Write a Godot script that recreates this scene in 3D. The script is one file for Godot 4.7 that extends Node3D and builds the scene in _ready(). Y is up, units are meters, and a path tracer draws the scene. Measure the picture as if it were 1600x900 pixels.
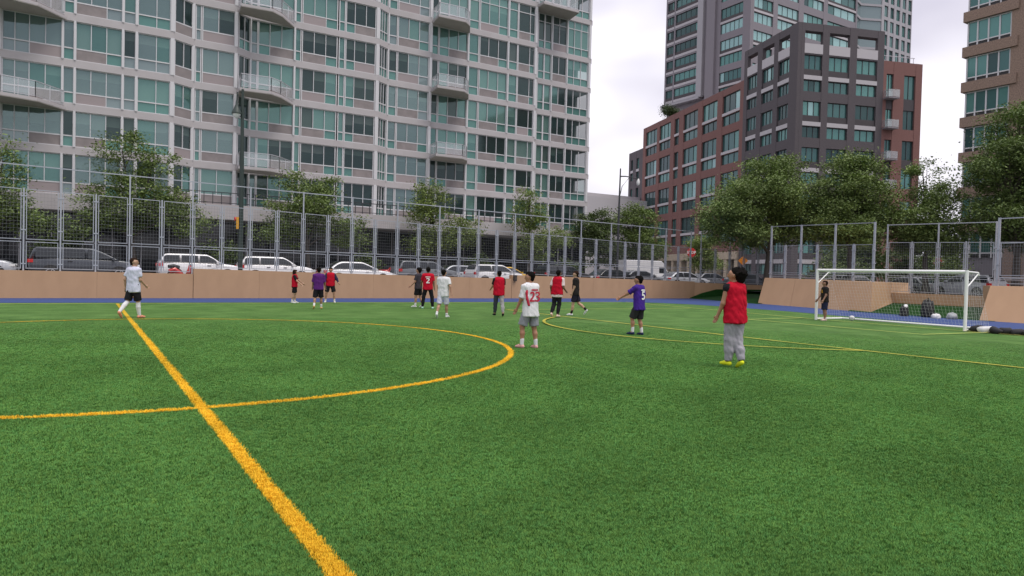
extends Node3D
# A small soccer field behind a mesh fence in a city of apartment blocks, overcast day.
# World: x along the touchline towards the goal, -z across the field, y up, metres.

# ---------------------------------------------------------------- mesh builder
class MB:
	var v := PackedVector3Array()
	var ix := PackedInt32Array()
	var c := PackedColorArray()
	func tri(a: int, b: int, d: int) -> void:   # counter-clockwise seen from outside
		ix.append(a); ix.append(d); ix.append(b)
	func quad(a: Vector3, b: Vector3, d: Vector3, e: Vector3) -> void:
		var o := v.size()
		v.append(a); v.append(b); v.append(d); v.append(e)
		tri(o, o + 1, o + 2); tri(o, o + 2, o + 3)
	func hexa(p: Array) -> void:   # p: bottom 0..3 counter-clockwise seen from above, top 4..7
		quad(p[3], p[2], p[1], p[0]); quad(p[4], p[5], p[6], p[7])
		for i in 4:
			var j := (i + 1) % 4
			quad(p[i], p[j], p[j + 4], p[i + 4])
	func box(at: Vector3, s: Vector3, b := Basis()) -> void:
		var h := s * 0.5
		var p := []
		for y in [-1, 1]:
			for q in [[-1, 1], [1, 1], [1, -1], [-1, -1]]:
				p.append(at + b * Vector3(q[0] * h.x, y * h.y, q[1] * h.z))
		hexa(p)
	func bar(a: Vector3, b: Vector3, w: float, d := -1.0) -> void:   # square bar between two points
		var f := b - a
		var l := f.length()
		if l < 0.0001: return
		f /= l
		var u := Vector3.UP if absf(f.y) < 0.9 else Vector3.RIGHT
		var r := f.cross(u).normalized()
		u = r.cross(f)
		box((a + b) * 0.5, Vector3(w, w if d < 0 else d, l), Basis(r, u, -f))
	func tube(pts: Array, radii: Array, n: int, cap := true) -> void:
		var o := v.size()
		var m := pts.size()
		for k in m:
			var t: Vector3 = (pts[mini(k + 1, m - 1)] - pts[maxi(k - 1, 0)]).normalized()
			var u := Vector3.UP if absf(t.y) < 0.8 else Vector3.RIGHT
			var r := t.cross(u).normalized()
			u = r.cross(t)
			for i in n:
				var a := TAU * i / n
				v.append(pts[k] + (r * cos(a) - u * sin(a)) * radii[k])
		for k in m - 1:
			for i in n:
				var a := o + k * n + i
				var b := o + k * n + (i + 1) % n
				tri(a, b, b + n); tri(a, b + n, a + n)
		if cap:
			for e in 2:
				var q := v.size()
				v.append(pts[0] if e == 0 else pts[m - 1])
				var s := o if e == 0 else o + (m - 1) * n
				for i in n:
					if e == 0: tri(q, s + (i + 1) % n, s + i)
					else: tri(q, s + i, s + (i + 1) % n)
	func lathe(prof: Array, n: int, xf: Transform3D) -> void:   # prof: Vector2(radius, height), upwards
		var o := v.size()
		for p in prof:
			for i in n:
				var a := TAU * i / n
				v.append(xf * Vector3(p.x * cos(a), p.y, -p.x * sin(a)))
		for k in prof.size() - 1:
			for i in n:
				var a := o + k * n + i
				var b := o + k * n + (i + 1) % n
				tri(a, b, b + n); tri(a, b + n, a + n)
	func rings(rs: Array) -> void:   # closed rings of equal count, counter-clockwise seen from the end they grow towards
		var o := v.size()
		var n: int = rs[0].size()
		for r in rs:
			for p in r: v.append(p)
		for k in rs.size() - 1:
			for i in n:
				var a := o + k * n + i
				var b := o + k * n + (i + 1) % n
				tri(a, b, b + n); tri(a, b + n, a + n)
		for e in 2:
			var s := o if e == 0 else o + (rs.size() - 1) * n
			var q := v.size()
			var m := Vector3.ZERO
			for i in n: m += v[s + i]
			v.append(m / n)
			for i in n:
				if e == 0: tri(q, s + (i + 1) % n, s + i)
				else: tri(q, s + i, s + (i + 1) % n)
	func poly(pts: PackedVector2Array, y0: float, y1: float) -> void:   # plan outline (x, z) raised from y0 to y1
		var q := pts
		if Geometry2D.is_polygon_clockwise(q):
			q = q.duplicate(); q.reverse()
		var t := Geometry2D.triangulate_polygon(q)
		for side in 2:
			var o := v.size()
			for p in q: v.append(Vector3(p.x, y1 if side == 0 else y0, p.y))
			for i in range(0, t.size(), 3):
				var a := q[t[i]]; var b := q[t[i + 1]]; var d := q[t[i + 2]]
				var ccw := (b - a).cross(d - a) < 0.0      # seen from above, z runs down
				if ccw == (side == 0): tri(o + t[i], o + t[i + 1], o + t[i + 2])
				else: tri(o + t[i], o + t[i + 2], o + t[i + 1])
			if y0 == y1: return
		for i in q.size():
			var a := q[i]; var b := q[(i + 1) % q.size()]
			var A := Vector3(a.x, y0, a.y); var B := Vector3(b.x, y0, b.y)
			var U := Vector3(0, y1 - y0, 0)
			var outward := Vector3(b.y - a.y, 0, a.x - b.x)
			if (B - A).cross(U).dot(outward) > 0.0: quad(A, B, B + U, A + U)
			else: quad(B, A, A + U, B + U)
	func done(smooth := false) -> ArrayMesh:
		var arr := []
		arr.resize(Mesh.ARRAY_MAX)
		arr[Mesh.ARRAY_VERTEX] = v
		arr[Mesh.ARRAY_INDEX] = ix
		if c.size() == v.size(): arr[Mesh.ARRAY_COLOR] = c
		if smooth:
			var n := PackedVector3Array()
			n.resize(v.size())
			for i in range(0, ix.size(), 3):
				var a := ix[i]; var b := ix[i + 1]; var d := ix[i + 2]
				var f := (v[d] - v[a]).cross(v[b] - v[a])
				n[a] += f; n[b] += f; n[d] += f
			for i in n.size(): n[i] = n[i].normalized() if n[i].length_squared() > 1e-20 else Vector3.UP
			arr[Mesh.ARRAY_NORMAL] = n
		var m := ArrayMesh.new()
		m.add_surface_from_arrays(Mesh.PRIMITIVE_TRIANGLES, arr)
		return m

# ---------------------------------------------------------------- nodes
var used := {}
var M := {}
var rng := RandomNumberGenerator.new()

func P(x: float, y: float, d: float) -> Vector3:   # d: distance across the field
	return Vector3(x, y, -d)

func numbered(n: String) -> String:
	used[n] = used.get(n, 0) + 1
	return n if used[n] == 1 else "%s_%03d" % [n, used[n] - 1]

func meta(o: Node, label: String, category := "", group := "", kind := "") -> void:
	if label: o.set_meta("label", label)
	if category: o.set_meta("category", category)
	if group: o.set_meta("group", group)
	if kind: o.set_meta("kind", kind)

func thing(n: String, label: String, category: String, at := Vector3.ZERO, turn := 0.0, group := "") -> Node3D:
	var o := Node3D.new()
	o.name = numbered(n)
	add_child(o)
	o.position = at
	o.rotation.y = turn
	meta(o, label, category, group)
	return o

func part(n: String, mesh: Mesh, mat: Material, parent: Node, label := "") -> MeshInstance3D:
	var o := MeshInstance3D.new()
	o.name = n
	o.mesh = mesh
	o.material_override = mat
	parent.add_child(o, true)
	if label: o.set_meta("label", label)
	return o

func single(n: String, label: String, category: String, mesh: Mesh, mat: Material, group := "", kind := "") -> MeshInstance3D:
	var o := MeshInstance3D.new()
	o.name = numbered(n)
	o.mesh = mesh
	o.material_override = mat
	add_child(o)
	meta(o, label, category, group, kind)
	return o

func ground_piece(n: String, mesh: Mesh, mat: Material) -> MeshInstance3D:
	return single(n, "", "", mesh, mat, "", "structure")

# ---------------------------------------------------------------- materials
func noise_tex(freq: float, lo: Color, hi: Color, size := 256, octaves := 4, sd := 1, mid := -1.0) -> NoiseTexture2D:
	var n := FastNoiseLite.new()
	n.seed = sd
	n.noise_type = FastNoiseLite.TYPE_SIMPLEX_SMOOTH
	n.frequency = freq
	n.fractal_octaves = octaves
	var t := NoiseTexture2D.new()
	t.width = size; t.height = size
	t.seamless = true
	t.noise = n
	var g := Gradient.new()
	g.set_color(0, lo); g.set_color(1, hi)
	if mid >= 0.0: g.set_offset(0, mid)
	t.color_ramp = g
	return t

func mat(n: String, r: float, g: float, b: float, rough := 0.8, metal := 0.0, tex: Texture2D = null, scale := 1.0) -> StandardMaterial3D:
	var m := StandardMaterial3D.new()
	m.resource_name = n
	m.albedo_color = Color(r, g, b).linear_to_srgb()
	m.roughness = rough
	m.metallic = metal
	if tex:
		m.albedo_texture = tex
		m.uv1_triplanar = true
		m.uv1_world_triplanar = true
		m.uv1_scale = Vector3.ONE * scale
	M[n] = m
	return m

func glass(n: String, r: float, g: float, b: float, a: float, metal: float) -> StandardMaterial3D:
	var m := mat(n, r, g, b, 0.06, metal)
	m.albedo_color.a = a
	m.transparency = BaseMaterial3D.TRANSPARENCY_ALPHA
	return m

func turf_image(sd: int, base: Color, spread: float) -> ImageTexture:
	var s := 768
	var im := Image.create(s, s, false, Image.FORMAT_RGB8)
	im.fill((base * 0.62).linear_to_srgb())
	var r := RandomNumberGenerator.new()
	r.seed = sd
	for k in 60000:
		var x := r.randi() % s
		var y := r.randi() % s
		var f := r.randf_range(1.0 - spread, 1.0 + spread)
		var q := r.randf()
		var col := Color(base.r * f * (0.85 + 0.4 * q), base.g * f, base.b * f * (0.8 + 0.4 * (1.0 - q))).linear_to_srgb()
		var a := r.randf() * TAU
		var dx := cos(a); var dy := sin(a)
		var l := r.randi_range(3, 9)
		for i in l:
			im.set_pixel(posmod(int(x + dx * i), s), posmod(int(y + dy * i), s), col)
	return ImageTexture.create_from_image(im)

func sky_image() -> ImageTexture:
	var w := 768; var h := 384
	var im := Image.create(w, h, false, Image.FORMAT_RGBF)
	var n := FastNoiseLite.new()
	n.seed = 11
	n.noise_type = FastNoiseLite.TYPE_SIMPLEX_SMOOTH
	n.frequency = 1.5
	n.fractal_octaves = 5
	n.fractal_gain = 0.48
	for y in h:
		var el := PI * (0.5 - (y + 0.5) / h)
		for x in w:
			var az := TAU * (x + 0.5) / w
			var d := Vector3(cos(el) * sin(az), sin(el), cos(el) * cos(az))
			var q := n.get_noise_3d(d.x * 1.6, d.y * 4.5, d.z * 1.6)
			var k := clampf(0.52 + 1.5 * q, 0.0, 1.0)
			var c := Color(0.47, 0.455, 0.535).lerp(Color(0.765, 0.745, 0.80), k)
			im.set_pixel(x, y, c * (0.93 + 0.5 * maxf(0.0, sin(el))))
	return ImageTexture.create_from_image(im)

func make_materials() -> void:
	var soft := noise_tex(0.02, Color(0.86, 0.86, 0.86), Color(1, 1, 1), 256, 5, 3)
	var blot := noise_tex(0.008, Color(0.955, 0.95, 0.945), Color(1, 1, 1), 512, 6, 5)
	# turf
	for t in [["turf", Color(0.132, 0.258, 0.068), 4], ["line_turf", Color(0.82, 0.50, 0.04), 6], ["line_lemon", Color(0.66, 0.57, 0.10), 7]]:
		var m := mat(t[0], 1, 1, 1, 0.75, 0.0, turf_image(t[2], t[1], 0.42), 0.72)
		m.metallic_specular = 0.2
		m.detail_enabled = true
		m.detail_blend_mode = BaseMaterial3D.BLEND_MODE_MUL
		m.detail_albedo = noise_tex(0.012, Color(0.72, 0.78, 0.72), Color(1, 1, 1), 512, 6, 9)
		m.detail_uv_layer = BaseMaterial3D.DETAIL_UV_2
		m.uv2_triplanar = true
		m.uv2_world_triplanar = true
		m.uv2_scale = Vector3.ONE * 0.11
	var bl := mat("blade", 1, 1, 1, 0.6)
	bl.vertex_color_use_as_albedo = true
	bl.backlight_enabled = true
	bl.backlight = Color(0.25, 0.3, 0.2)
	bl.metallic_specular = 0.15
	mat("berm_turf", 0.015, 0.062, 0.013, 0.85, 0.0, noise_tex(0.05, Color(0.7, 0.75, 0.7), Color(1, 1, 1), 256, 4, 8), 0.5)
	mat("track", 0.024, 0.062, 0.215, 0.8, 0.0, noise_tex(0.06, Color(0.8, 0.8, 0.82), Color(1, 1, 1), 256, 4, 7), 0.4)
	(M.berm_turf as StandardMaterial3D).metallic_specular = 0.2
	# ground behind
	mat("earth", 0.1, 0.1, 0.095, 0.95)
	mat("asphalt", 0.055, 0.055, 0.058, 0.9, 0.0, soft, 0.3)
	mat("pavement", 0.3, 0.29, 0.28, 0.9, 0.0, soft, 0.3)
	mat("wall_tan", 0.46, 0.292, 0.172, 0.85, 0.0, blot, 0.22)
	mat("wall_tan_b", 0.453, 0.286, 0.168, 0.85, 0.0, blot, 0.22)
	mat("wall_cap", 0.42, 0.26, 0.17, 0.85, 0.0, soft, 0.5)
	for w in ["wall_tan", "wall_tan_b"]: M[w].uv1_scale = Vector3(0.3, 0.14, 0.3)      # faint upright streaks
	mat("galvanised", 0.38, 0.40, 0.45, 0.45, 0.35)
	mat("wire", 0.19, 0.20, 0.22, 0.5, 0.25)
	mat("white_paint", 0.80, 0.80, 0.80, 0.4)
	mat("net_cord", 0.62, 0.62, 0.62, 0.9)
	# condo
	mat("slab_white", 0.44, 0.42, 0.43, 0.8, 0.0, blot, 0.12)
	mat("frame_white", 0.56, 0.56, 0.58, 0.5)
	mat("panel_mauve", 0.27, 0.24, 0.24, 0.75, 0.0, noise_tex(0.03, Color(0.88, 0.88, 0.88), Color(1, 1, 1), 128, 3, 2), 0.3)
	mat("panel_mauve_b", 0.30, 0.26, 0.265, 0.75)
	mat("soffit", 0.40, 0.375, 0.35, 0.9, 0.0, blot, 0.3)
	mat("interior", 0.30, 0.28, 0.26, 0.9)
	mat("blind_sage", 0.50, 0.66, 0.57, 0.85)
	mat("blind_grey", 0.46, 0.56, 0.53, 0.85)
	mat("blind_pale", 0.62, 0.66, 0.62, 0.85)
	glass("glass_teal", 0.12, 0.26, 0.24, 0.42, 0.45)
	glass("glass_grey", 0.17, 0.255, 0.255, 0.48, 0.5)
	glass("glass_dark", 0.035, 0.07, 0.07, 0.5, 0.4)
	glass("rail_glass", 0.55, 0.60, 0.62, 0.2, 0.2)
	mat("rail_metal", 0.50, 0.50, 0.53, 0.4, 0.4)
	mat("spandrel_glass", 0.105, 0.235, 0.21, 0.12, 0.3)
	mat("spandrel_grey", 0.20, 0.26, 0.265, 0.12, 0.35)
	mat("shop_dark", 0.012, 0.014, 0.018, 0.1, 0.0)
	# brick towers
	var brick := noise_tex(0.09, Color(0.72, 0.72, 0.72), Color(1, 1, 1), 256, 3, 12)
	mat("brick_red", 0.245, 0.122, 0.108, 0.9, 0.0, brick, 0.35)
	mat("brick_dark", 0.122, 0.108, 0.118, 0.9, 0.0, brick, 0.35)
	mat("brick_tan", 0.36, 0.255, 0.20, 0.9, 0.0, brick, 0.35)
	mat("metal_dark", 0.045, 0.038, 0.042, 0.6)
	mat("stone_beige", 0.48, 0.40, 0.30, 0.85, 0.0, soft, 0.2)
	mat("panel_light", 0.42, 0.405, 0.42, 0.7)
	mat("tower_grey", 0.20, 0.185, 0.205, 0.7)
	mat("tower_pale", 0.33, 0.325, 0.345, 0.7)
	mat("far_grey", 0.50, 0.49, 0.52, 0.9)
	mat("win_teal", 0.10, 0.24, 0.22, 0.08, 0.35)
	mat("win_dark", 0.03, 0.075, 0.075, 0.08, 0.3)
	mat("win_mid", 0.06, 0.145, 0.14, 0.08, 0.35)
	mat("win_pale", 0.25, 0.42, 0.41, 0.1, 0.4)
	mat("win_frame", 0.05, 0.055, 0.06, 0.5)
	# trees
	for t in [["leaf", 0.055, 0.088, 0.024], ["bark", 0.06, 0.05, 0.042]]:
		mat(t[0], t[1], t[2], t[3], 0.7)
	var lf: StandardMaterial3D = M.leaf
	lf.albedo_color = Color.WHITE
	lf.vertex_color_use_as_albedo = true
	lf.backlight_enabled = true
	lf.backlight = Color(0.5, 0.56, 0.3)
	# vehicles and small things
	for t in [["car_dark", 0.035, 0.042, 0.055], ["car_white", 0.75, 0.75, 0.76], ["car_silver", 0.42, 0.44, 0.47], ["car_red", 0.45, 0.03, 0.025], ["car_grey", 0.13, 0.14, 0.155], ["car_black", 0.015, 0.016, 0.018], ["car_yellow", 0.72, 0.42, 0.02]]:
		var m := mat(t[0], t[1], t[2], t[3], 0.35, 0.15)
		m.clearcoat_enabled = true
		m.clearcoat = 0.8
		m.clearcoat_roughness = 0.05
	mat("car_glass", 0.02, 0.024, 0.028, 0.05, 0.1)
	mat("rubber", 0.02, 0.02, 0.02, 0.8)
	mat("rim", 0.40, 0.41, 0.43, 0.35, 0.6)
	mat("tail_red", 0.5, 0.02, 0.02, 0.2)
	mat("lamp_clear", 0.7, 0.7, 0.7, 0.15)
	mat("plastic_black", 0.018, 0.018, 0.02, 0.5)
	mat("pole_green", 0.02, 0.035, 0.03, 0.5)
	mat("pole_dark", 0.03, 0.032, 0.038, 0.5)
	mat("signal_yellow", 0.6, 0.30, 0.02, 0.5)
	mat("sign_red", 0.5, 0.03, 0.03, 0.5)
	mat("sign_orange", 0.85, 0.28, 0.02, 0.5)
	mat("bag_black", 0.012, 0.012, 0.014, 0.75)
	mat("bag_white", 0.62, 0.62, 0.62, 0.7)
	mat("bag_grey", 0.30, 0.32, 0.33, 0.7)
	mat("line_thin", 0.46, 0.47, 0.10, 0.8)

# ---------------------------------------------------------------- field
const CX := 1.17       # halfway line
const CZ := 15.92      # centre of the circle, across the field
const CR := 7.31

func wall_d(x: float) -> float:
	return 37.15 + 0.04 * (x + 3.0)

func strip(pts: Array, w: float, y: float, closed := false) -> ArrayMesh:   # a flat band along plan points (x, d)
	var b := MB.new()
	var n := pts.size()
	var lft := []; var rgt := []
	for i in n:
		var a: Vector2 = pts[posmod(i - 1, n)] if closed else pts[maxi(i - 1, 0)]
		var d: Vector2 = pts[(i + 1) % n] if closed else pts[mini(i + 1, n - 1)]
		var t := (d - a).normalized()
		var s := Vector2(-t.y, t.x) * w * 0.5
		lft.append(pts[i] + s); rgt.append(pts[i] - s)
	for i in (n if closed else n - 1):
		var j := (i + 1) % n
		b.quad(P(rgt[i].x, y, rgt[i].y), P(rgt[j].x, y, rgt[j].y), P(lft[j].x, y, lft[j].y), P(lft[i].x, y, lft[i].y))
	return b.done()

func sheet(pts: Array, y: float) -> ArrayMesh:
	var q := PackedVector2Array()
	for p in pts: q.append(Vector2(p.x, -p.y))
	var b := MB.new()
	b.poly(q, y, y)
	return b.done()

func arc(cx: float, cz: float, r: float, a0: float, a1: float, n: int) -> Array:
	var o := []
	for i in n + 1:
		var a := lerpf(a0, a1, float(i) / n)
		o.append(Vector2(cx + r * cos(a), cz + r * sin(a)))
	return o

func touch_d(x: float) -> float:
	return 32.15 + 0.03 * (x + 2.6)

func near_line(x: float, d: float) -> bool:   # does a point lie on one of the thick near lines?
	if absf(x - CX) < 0.055: return true
	if absf(Vector2(x - CX, d - CZ).length() - CR) < 0.05: return true
	return false

func make_field() -> void:
	ground_piece("ground", sheet([Vector2(-900, -900), Vector2(900, -900), Vector2(900, 900), Vector2(-900, 900)], -0.06), M.earth)
	ground_piece("field_turf", sheet([Vector2(-70, -40), Vector2(45, -40), Vector2(45, 42), Vector2(-70, 42)], 0.0), M.turf)
	# the blue running lane between the field and the walls
	var inner := [Vector2(-70, 31.0), Vector2(-2.7, 33.0), Vector2(12.9, 33.4), Vector2(24, 33.45), Vector2(28.2, 33.25), Vector2(30.2, 32.3), Vector2(31.2, 30.3), Vector2(31.25, 27.5), Vector2(30.9, 23.2), Vector2(30.3, 20.6), Vector2(29.0, 14.0), Vector2(28.4, 9.0), Vector2(28.0, 0), Vector2(28.0, -40)]
	var outer := [Vector2(36.4, -40), Vector2(36.4, 14), Vector2(37.5, 21), Vector2(39.5, 30.5), Vector2(42, 39.2), Vector2(-70, 34.7)]
	ground_piece("running_lane", sheet(inner + outer, 0.006), M.track)
	# markings
	ground_piece("halfway_line", strip([Vector2(CX, -12), Vector2(CX, 8), Vector2(CX, 20), Vector2(CX, touch_d(CX))], 0.115, 0.010), M.line_turf)
	ground_piece("centre_circle_line", strip(arc(CX, CZ, CR, 0, TAU * 127.0 / 128.0, 127), 0.10, 0.014, true), M.line_turf)
	var tl := []
	for i in 21: tl.append(Vector2(-55 + i * 4.3, touch_d(-55 + i * 4.3)))
	ground_piece("touchline", strip(tl.filter(func(p): return p.x < 27.9) + [Vector2(28.0, 33.0)], 0.10, 0.018), M.line_thin)
	ground_piece("goal_line", strip([Vector2(28.3, 33.0), Vector2(27.6, 28), Vector2(26.5, 21), Vector2(26.15, 18.4), Vector2(25.95, 12.4), Vector2(26.1, 4), Vector2(26.1, -12)], 0.09, 0.022), M.line_thin)
	ground_piece("penalty_area_line", strip([Vector2(26.9, 26.3), Vector2(21, 26.25), Vector2(15.72, 26.2)], 0.09, 0.026), M.line_thin)
	ground_piece("penalty_front_line", strip([Vector2(15.72, 26.2), Vector2(15.6, 21.9), Vector2(15.58, 17.8), Vector2(15.52, 13), Vector2(15.58, 9.7), Vector2(15.74, 6.4), Vector2(15.74, 2)], 0.10, 0.030), M.line_lemon)
	ground_piece("penalty_arc_line", strip(arc(19.2, 15.74, 7.09, PI * 0.6705, PI * 1.3295, 48), 0.10, 0.034), M.line_lemon)
	ground_piece("goal_area_line", strip([Vector2(26.05, 18.9), Vector2(22.4, 18.75), Vector2(22.35, 15), Vector2(22.4, 12.0), Vector2(26.0, 11.75)], 0.09, 0.038), M.line_thin)
	make_blades()

func make_blades() -> void:   # the pile of the artificial turf, where it can be made out
	var b := MB.new()
	rng.seed = 77
	for k in 9:
		var a := rng.randf() * TAU
		var at := Vector3(rng.randf_range(-0.02, 0.02), -0.004, rng.randf_range(-0.02, 0.02))
		var lean := Vector3(cos(a), 0, sin(a)) * rng.randf_range(0.006, 0.02)
		var side := Vector3(-sin(a), 0, cos(a)) * rng.randf_range(0.0012, 0.0022)
		var hgt := rng.randf_range(0.018, 0.034)
		var mid := at + lean * 0.35 + Vector3(0, hgt * 0.6, 0)
		var tip := at + lean + Vector3(0, hgt, 0)
		var o := b.v.size()
		for p in [at - side, at + side, mid + side, mid - side, tip]: b.v.append(p)
		b.tri(o, o + 1, o + 2); b.tri(o, o + 2, o + 3); b.tri(o + 3, o + 2, o + 4)
	var tuft := b.done()
	tuft.surface_set_material(0, M.blade)
	var n := 420000
	var buf := PackedFloat32Array()
	buf.resize(n * 16)
	rng.seed = 5
	var patch := FastNoiseLite.new()
	patch.seed = 4
	patch.frequency = 0.45
	patch.fractal_octaves = 4
	var yaw := deg_to_rad(31.4)
	for i in n:
		var r := 3.0 + 21.0 * pow(rng.randf(), 1.55)
		var th := yaw + deg_to_rad(rng.randf_range(-39.0, 39.0))
		var x := r * sin(th)
		var d := r * cos(th)
		var w := (1.0 + 0.045 * maxf(0.0, r - 5.0)) * rng.randf_range(0.85, 1.2)
		var a := rng.randf() * TAU
		var ca := cos(a) * w; var sa := sin(a) * w
		var k := i * 16
		var hh := rng.randf_range(0.75, 1.15) * clampf((25.0 - r) / 13.0, 0.15, 1.0)
		buf[k] = ca; buf[k + 1] = 0; buf[k + 2] = sa; buf[k + 3] = x
		buf[k + 4] = 0; buf[k + 5] = hh; buf[k + 6] = 0; buf[k + 7] = 0.002
		buf[k + 8] = -sa; buf[k + 9] = 0; buf[k + 10] = ca; buf[k + 11] = -d
		var q := 1.0 + 0.26 * patch.get_noise_2d(x, d) + 0.08 * patch.get_noise_2d(x * 0.22 + 50.0, d * 0.22)
		var f := q * rng.randf_range(0.9, 1.1)
		if near_line(x, d):
			buf[k + 7] = 0.012
			buf[k + 12] = 0.84 * f; buf[k + 13] = 0.52 * f; buf[k + 14] = 0.04 * f
		else:
			var y := rng.randf()
			buf[k + 12] = (0.093 + 0.04 * y) * f; buf[k + 13] = 0.25 * f; buf[k + 14] = (0.070 - 0.016 * y) * f
		buf[k + 15] = 1.0
	var mm := MultiMesh.new()
	mm.transform_format = MultiMesh.TRANSFORM_3D
	mm.use_colors = true
	mm.mesh = tuft
	mm.instance_count = n
	mm.buffer = buf
	var o := MultiMeshInstance3D.new()
	o.name = "turf_blades"
	o.multimesh = mm
	add_child(o)
	meta(o, "short blades of the green artificial turf with yellow marking fibres", "turf", "", "stuff")

# ---------------------------------------------------------------- walls, fence, street
func make_street() -> void:
	ground_piece("street", sheet([Vector2(-400, 42.6), Vector2(400, 42.6), Vector2(400, 400), Vector2(-400, 400)], 0.66), M.asphalt)
	ground_piece("side_street", sheet([Vector2(40.6, -200), Vector2(400, -200), Vector2(400, 42.596), Vector2(44.5, 42.596), Vector2(44.5, 24.4), Vector2(40.6, 24.3)], 0.66), M.asphalt)
	var b := MB.new()
	b.poly(PackedVector2Array([Vector2(-80, -wall_d(-80) - 0.35), Vector2(44.6, -wall_d(44.6) - 0.35), Vector2(44.6, -42.4), Vector2(-80, -42.4)]), 0.2, 0.80)
	ground_piece("near_sidewalk", b.done(), M.pavement)
	b = MB.new()
	b.poly(PackedVector2Array([Vector2(-80, -53.0), Vector2(50, -53.0), Vector2(50, -62.0), Vector2(-80, -62.0)]), 0.4, 0.80)
	ground_piece("far_sidewalk", b.done(), M.pavement)
	b = MB.new()
	b.poly(PackedVector2Array([Vector2(56, -40), Vector2(140, -10), Vector2(160, -60), Vector2(76, -130)]), 0.4, 0.79)
	ground_piece("corner_sidewalk", b.done(), M.pavement)

func wall_run(label: String, x0: float, x1: float, h0: float, h1: float, step: float, m: Material) -> void:
	var t := thing("concrete_wall", label, "wall", P((x0 + x1) * 0.5, 0, wall_d((x0 + x1) * 0.5)))
	var n := maxi(1, roundi((x1 - x0) / step))
	var o := t.position
	for i in n:
		var a := x0 + (x1 - x0) * i / n + 0.003
		var e := x0 + (x1 - x0) * (i + 1) / n - 0.003
		var b := MB.new()
		var ya := lerpf(h0, h1, float(i) / n); var ye := lerpf(h0, h1, float(i + 1) / n)
		b.hexa([P(a, -0.1, wall_d(a)) - o, P(e, -0.1, wall_d(e)) - o, P(e, -0.1, wall_d(e) + 0.35) - o, P(a, -0.1, wall_d(a) + 0.35) - o, P(a, ya, wall_d(a)) - o, P(e, ye, wall_d(e)) - o, P(e, ye, wall_d(e) + 0.35) - o, P(a, ya, wall_d(a) + 0.35) - o])
		part("wall_panel", b.done(), m if i % 2 == 0 else M.wall_tan_b, t)

func make_walls() -> void:
	wall_run("low end of the tan concrete wall, left of its first step", -44.0, 4.58, 1.34, 1.19, 4.0, M.wall_tan)
	wall_run("long middle stretch of the tan concrete wall below the parked cars", 4.6, 23.28, 1.45, 1.25, 3.1, M.wall_tan)
	wall_run("far stretch of the tan concrete wall ending at the grassy bank", 23.3, 40.2, 1.49, 1.31, 3.4, M.wall_tan)
	# the corner: a low wall with a turf bank against it
	var t := thing("concrete_wall", "low tan wall behind the dark green bank in the corner", "wall", P(44, 0, 38.6))
	var b := MB.new()
	var o := t.position
	b.hexa([P(40.22, -0.1, 38.9) - o, P(48.5, -0.1, 36.6) - o, P(48.5, -0.1, 37.1) - o, P(40.22, -0.1, 39.35) - o, P(40.22, 1.24, 38.9) - o, P(48.5, 1.08, 36.6) - o, P(48.5, 1.08, 37.1) - o, P(40.22, 1.24, 39.35) - o])
	part("wall_panel", b.done(), M.wall_tan, t)
	b = MB.new()
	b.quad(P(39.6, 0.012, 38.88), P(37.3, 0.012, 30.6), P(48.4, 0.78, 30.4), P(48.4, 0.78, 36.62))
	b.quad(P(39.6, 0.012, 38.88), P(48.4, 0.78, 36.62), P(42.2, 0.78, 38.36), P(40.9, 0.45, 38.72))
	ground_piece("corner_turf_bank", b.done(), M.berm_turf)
	# behind the goal: sloping wall blocks and a second bank
	block("sloping tan wall block behind the goal's left post", [Vector2(37.86, 31.0), Vector2(35.5, 21.75)], [Vector2(39.0, 31.4), Vector2(36.35, 22.25)], 1.72, 1.62, 44.5)
	block("sloping tan wall block right of the goal", [Vector2(34.5, 16.05), Vector2(34.4, 2.0)], [Vector2(35.55, 16.1), Vector2(35.4, 2.0)], 1.58, 1.6, 40.5)
	t = thing("concrete_wall", "low tan wall behind the bank at the goal's right half", "wall", P(40.2, 0, 20))
	o = t.position
	b = MB.new()
	b.box(P(40.25, 0.5, 20.2) - o, Vector3(0.4, 1.05, 8.0))
	part("wall_panel", b.done(), M.wall_tan, t)
	b = MB.new()
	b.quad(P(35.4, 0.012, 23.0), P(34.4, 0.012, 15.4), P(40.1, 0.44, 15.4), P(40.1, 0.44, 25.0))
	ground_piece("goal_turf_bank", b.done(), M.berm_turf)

func block(label: String, foot: Array, head: Array, h0: float, h1: float, back: float) -> void:
	var t := thing("concrete_block_wall", label, "wall", P(foot[1].x, 0, foot[1].y))
	var o := t.position
	var n := 3
	for i in n:
		var k0 := float(i) / n; var k1 := float(i + 1) / n
		var f0: Vector2 = foot[0].lerp(foot[1], k0); var f1: Vector2 = foot[0].lerp(foot[1], k1)
		var g0: Vector2 = head[0].lerp(head[1], k0); var g1: Vector2 = head[0].lerp(head[1], k1)
		var b := MB.new()
		var e := 0.012 if i < n - 1 else 0.0
		var y0 := lerpf(h0, h1, k0); var y1 := lerpf(h0, h1, k1)
		b.hexa([P(f0.x, -0.1, f0.y) - o, P(f1.x, -0.1, f1.y + e) - o, P(back, -0.1, f1.y + 2.6 + e) - o, P(back, -0.1, f0.y + 2.6) - o,
			P(g0.x, y0, g0.y) - o, P(g1.x, y1, g1.y + e) - o, P(back, y1, g1.y + 2.6 + e) - o, P(back, y0, g0.y + 2.6) - o])
		part("wall_panel", b.done(), M.wall_tan if i % 2 == 0 else M.wall_tan_b, t)

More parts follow.
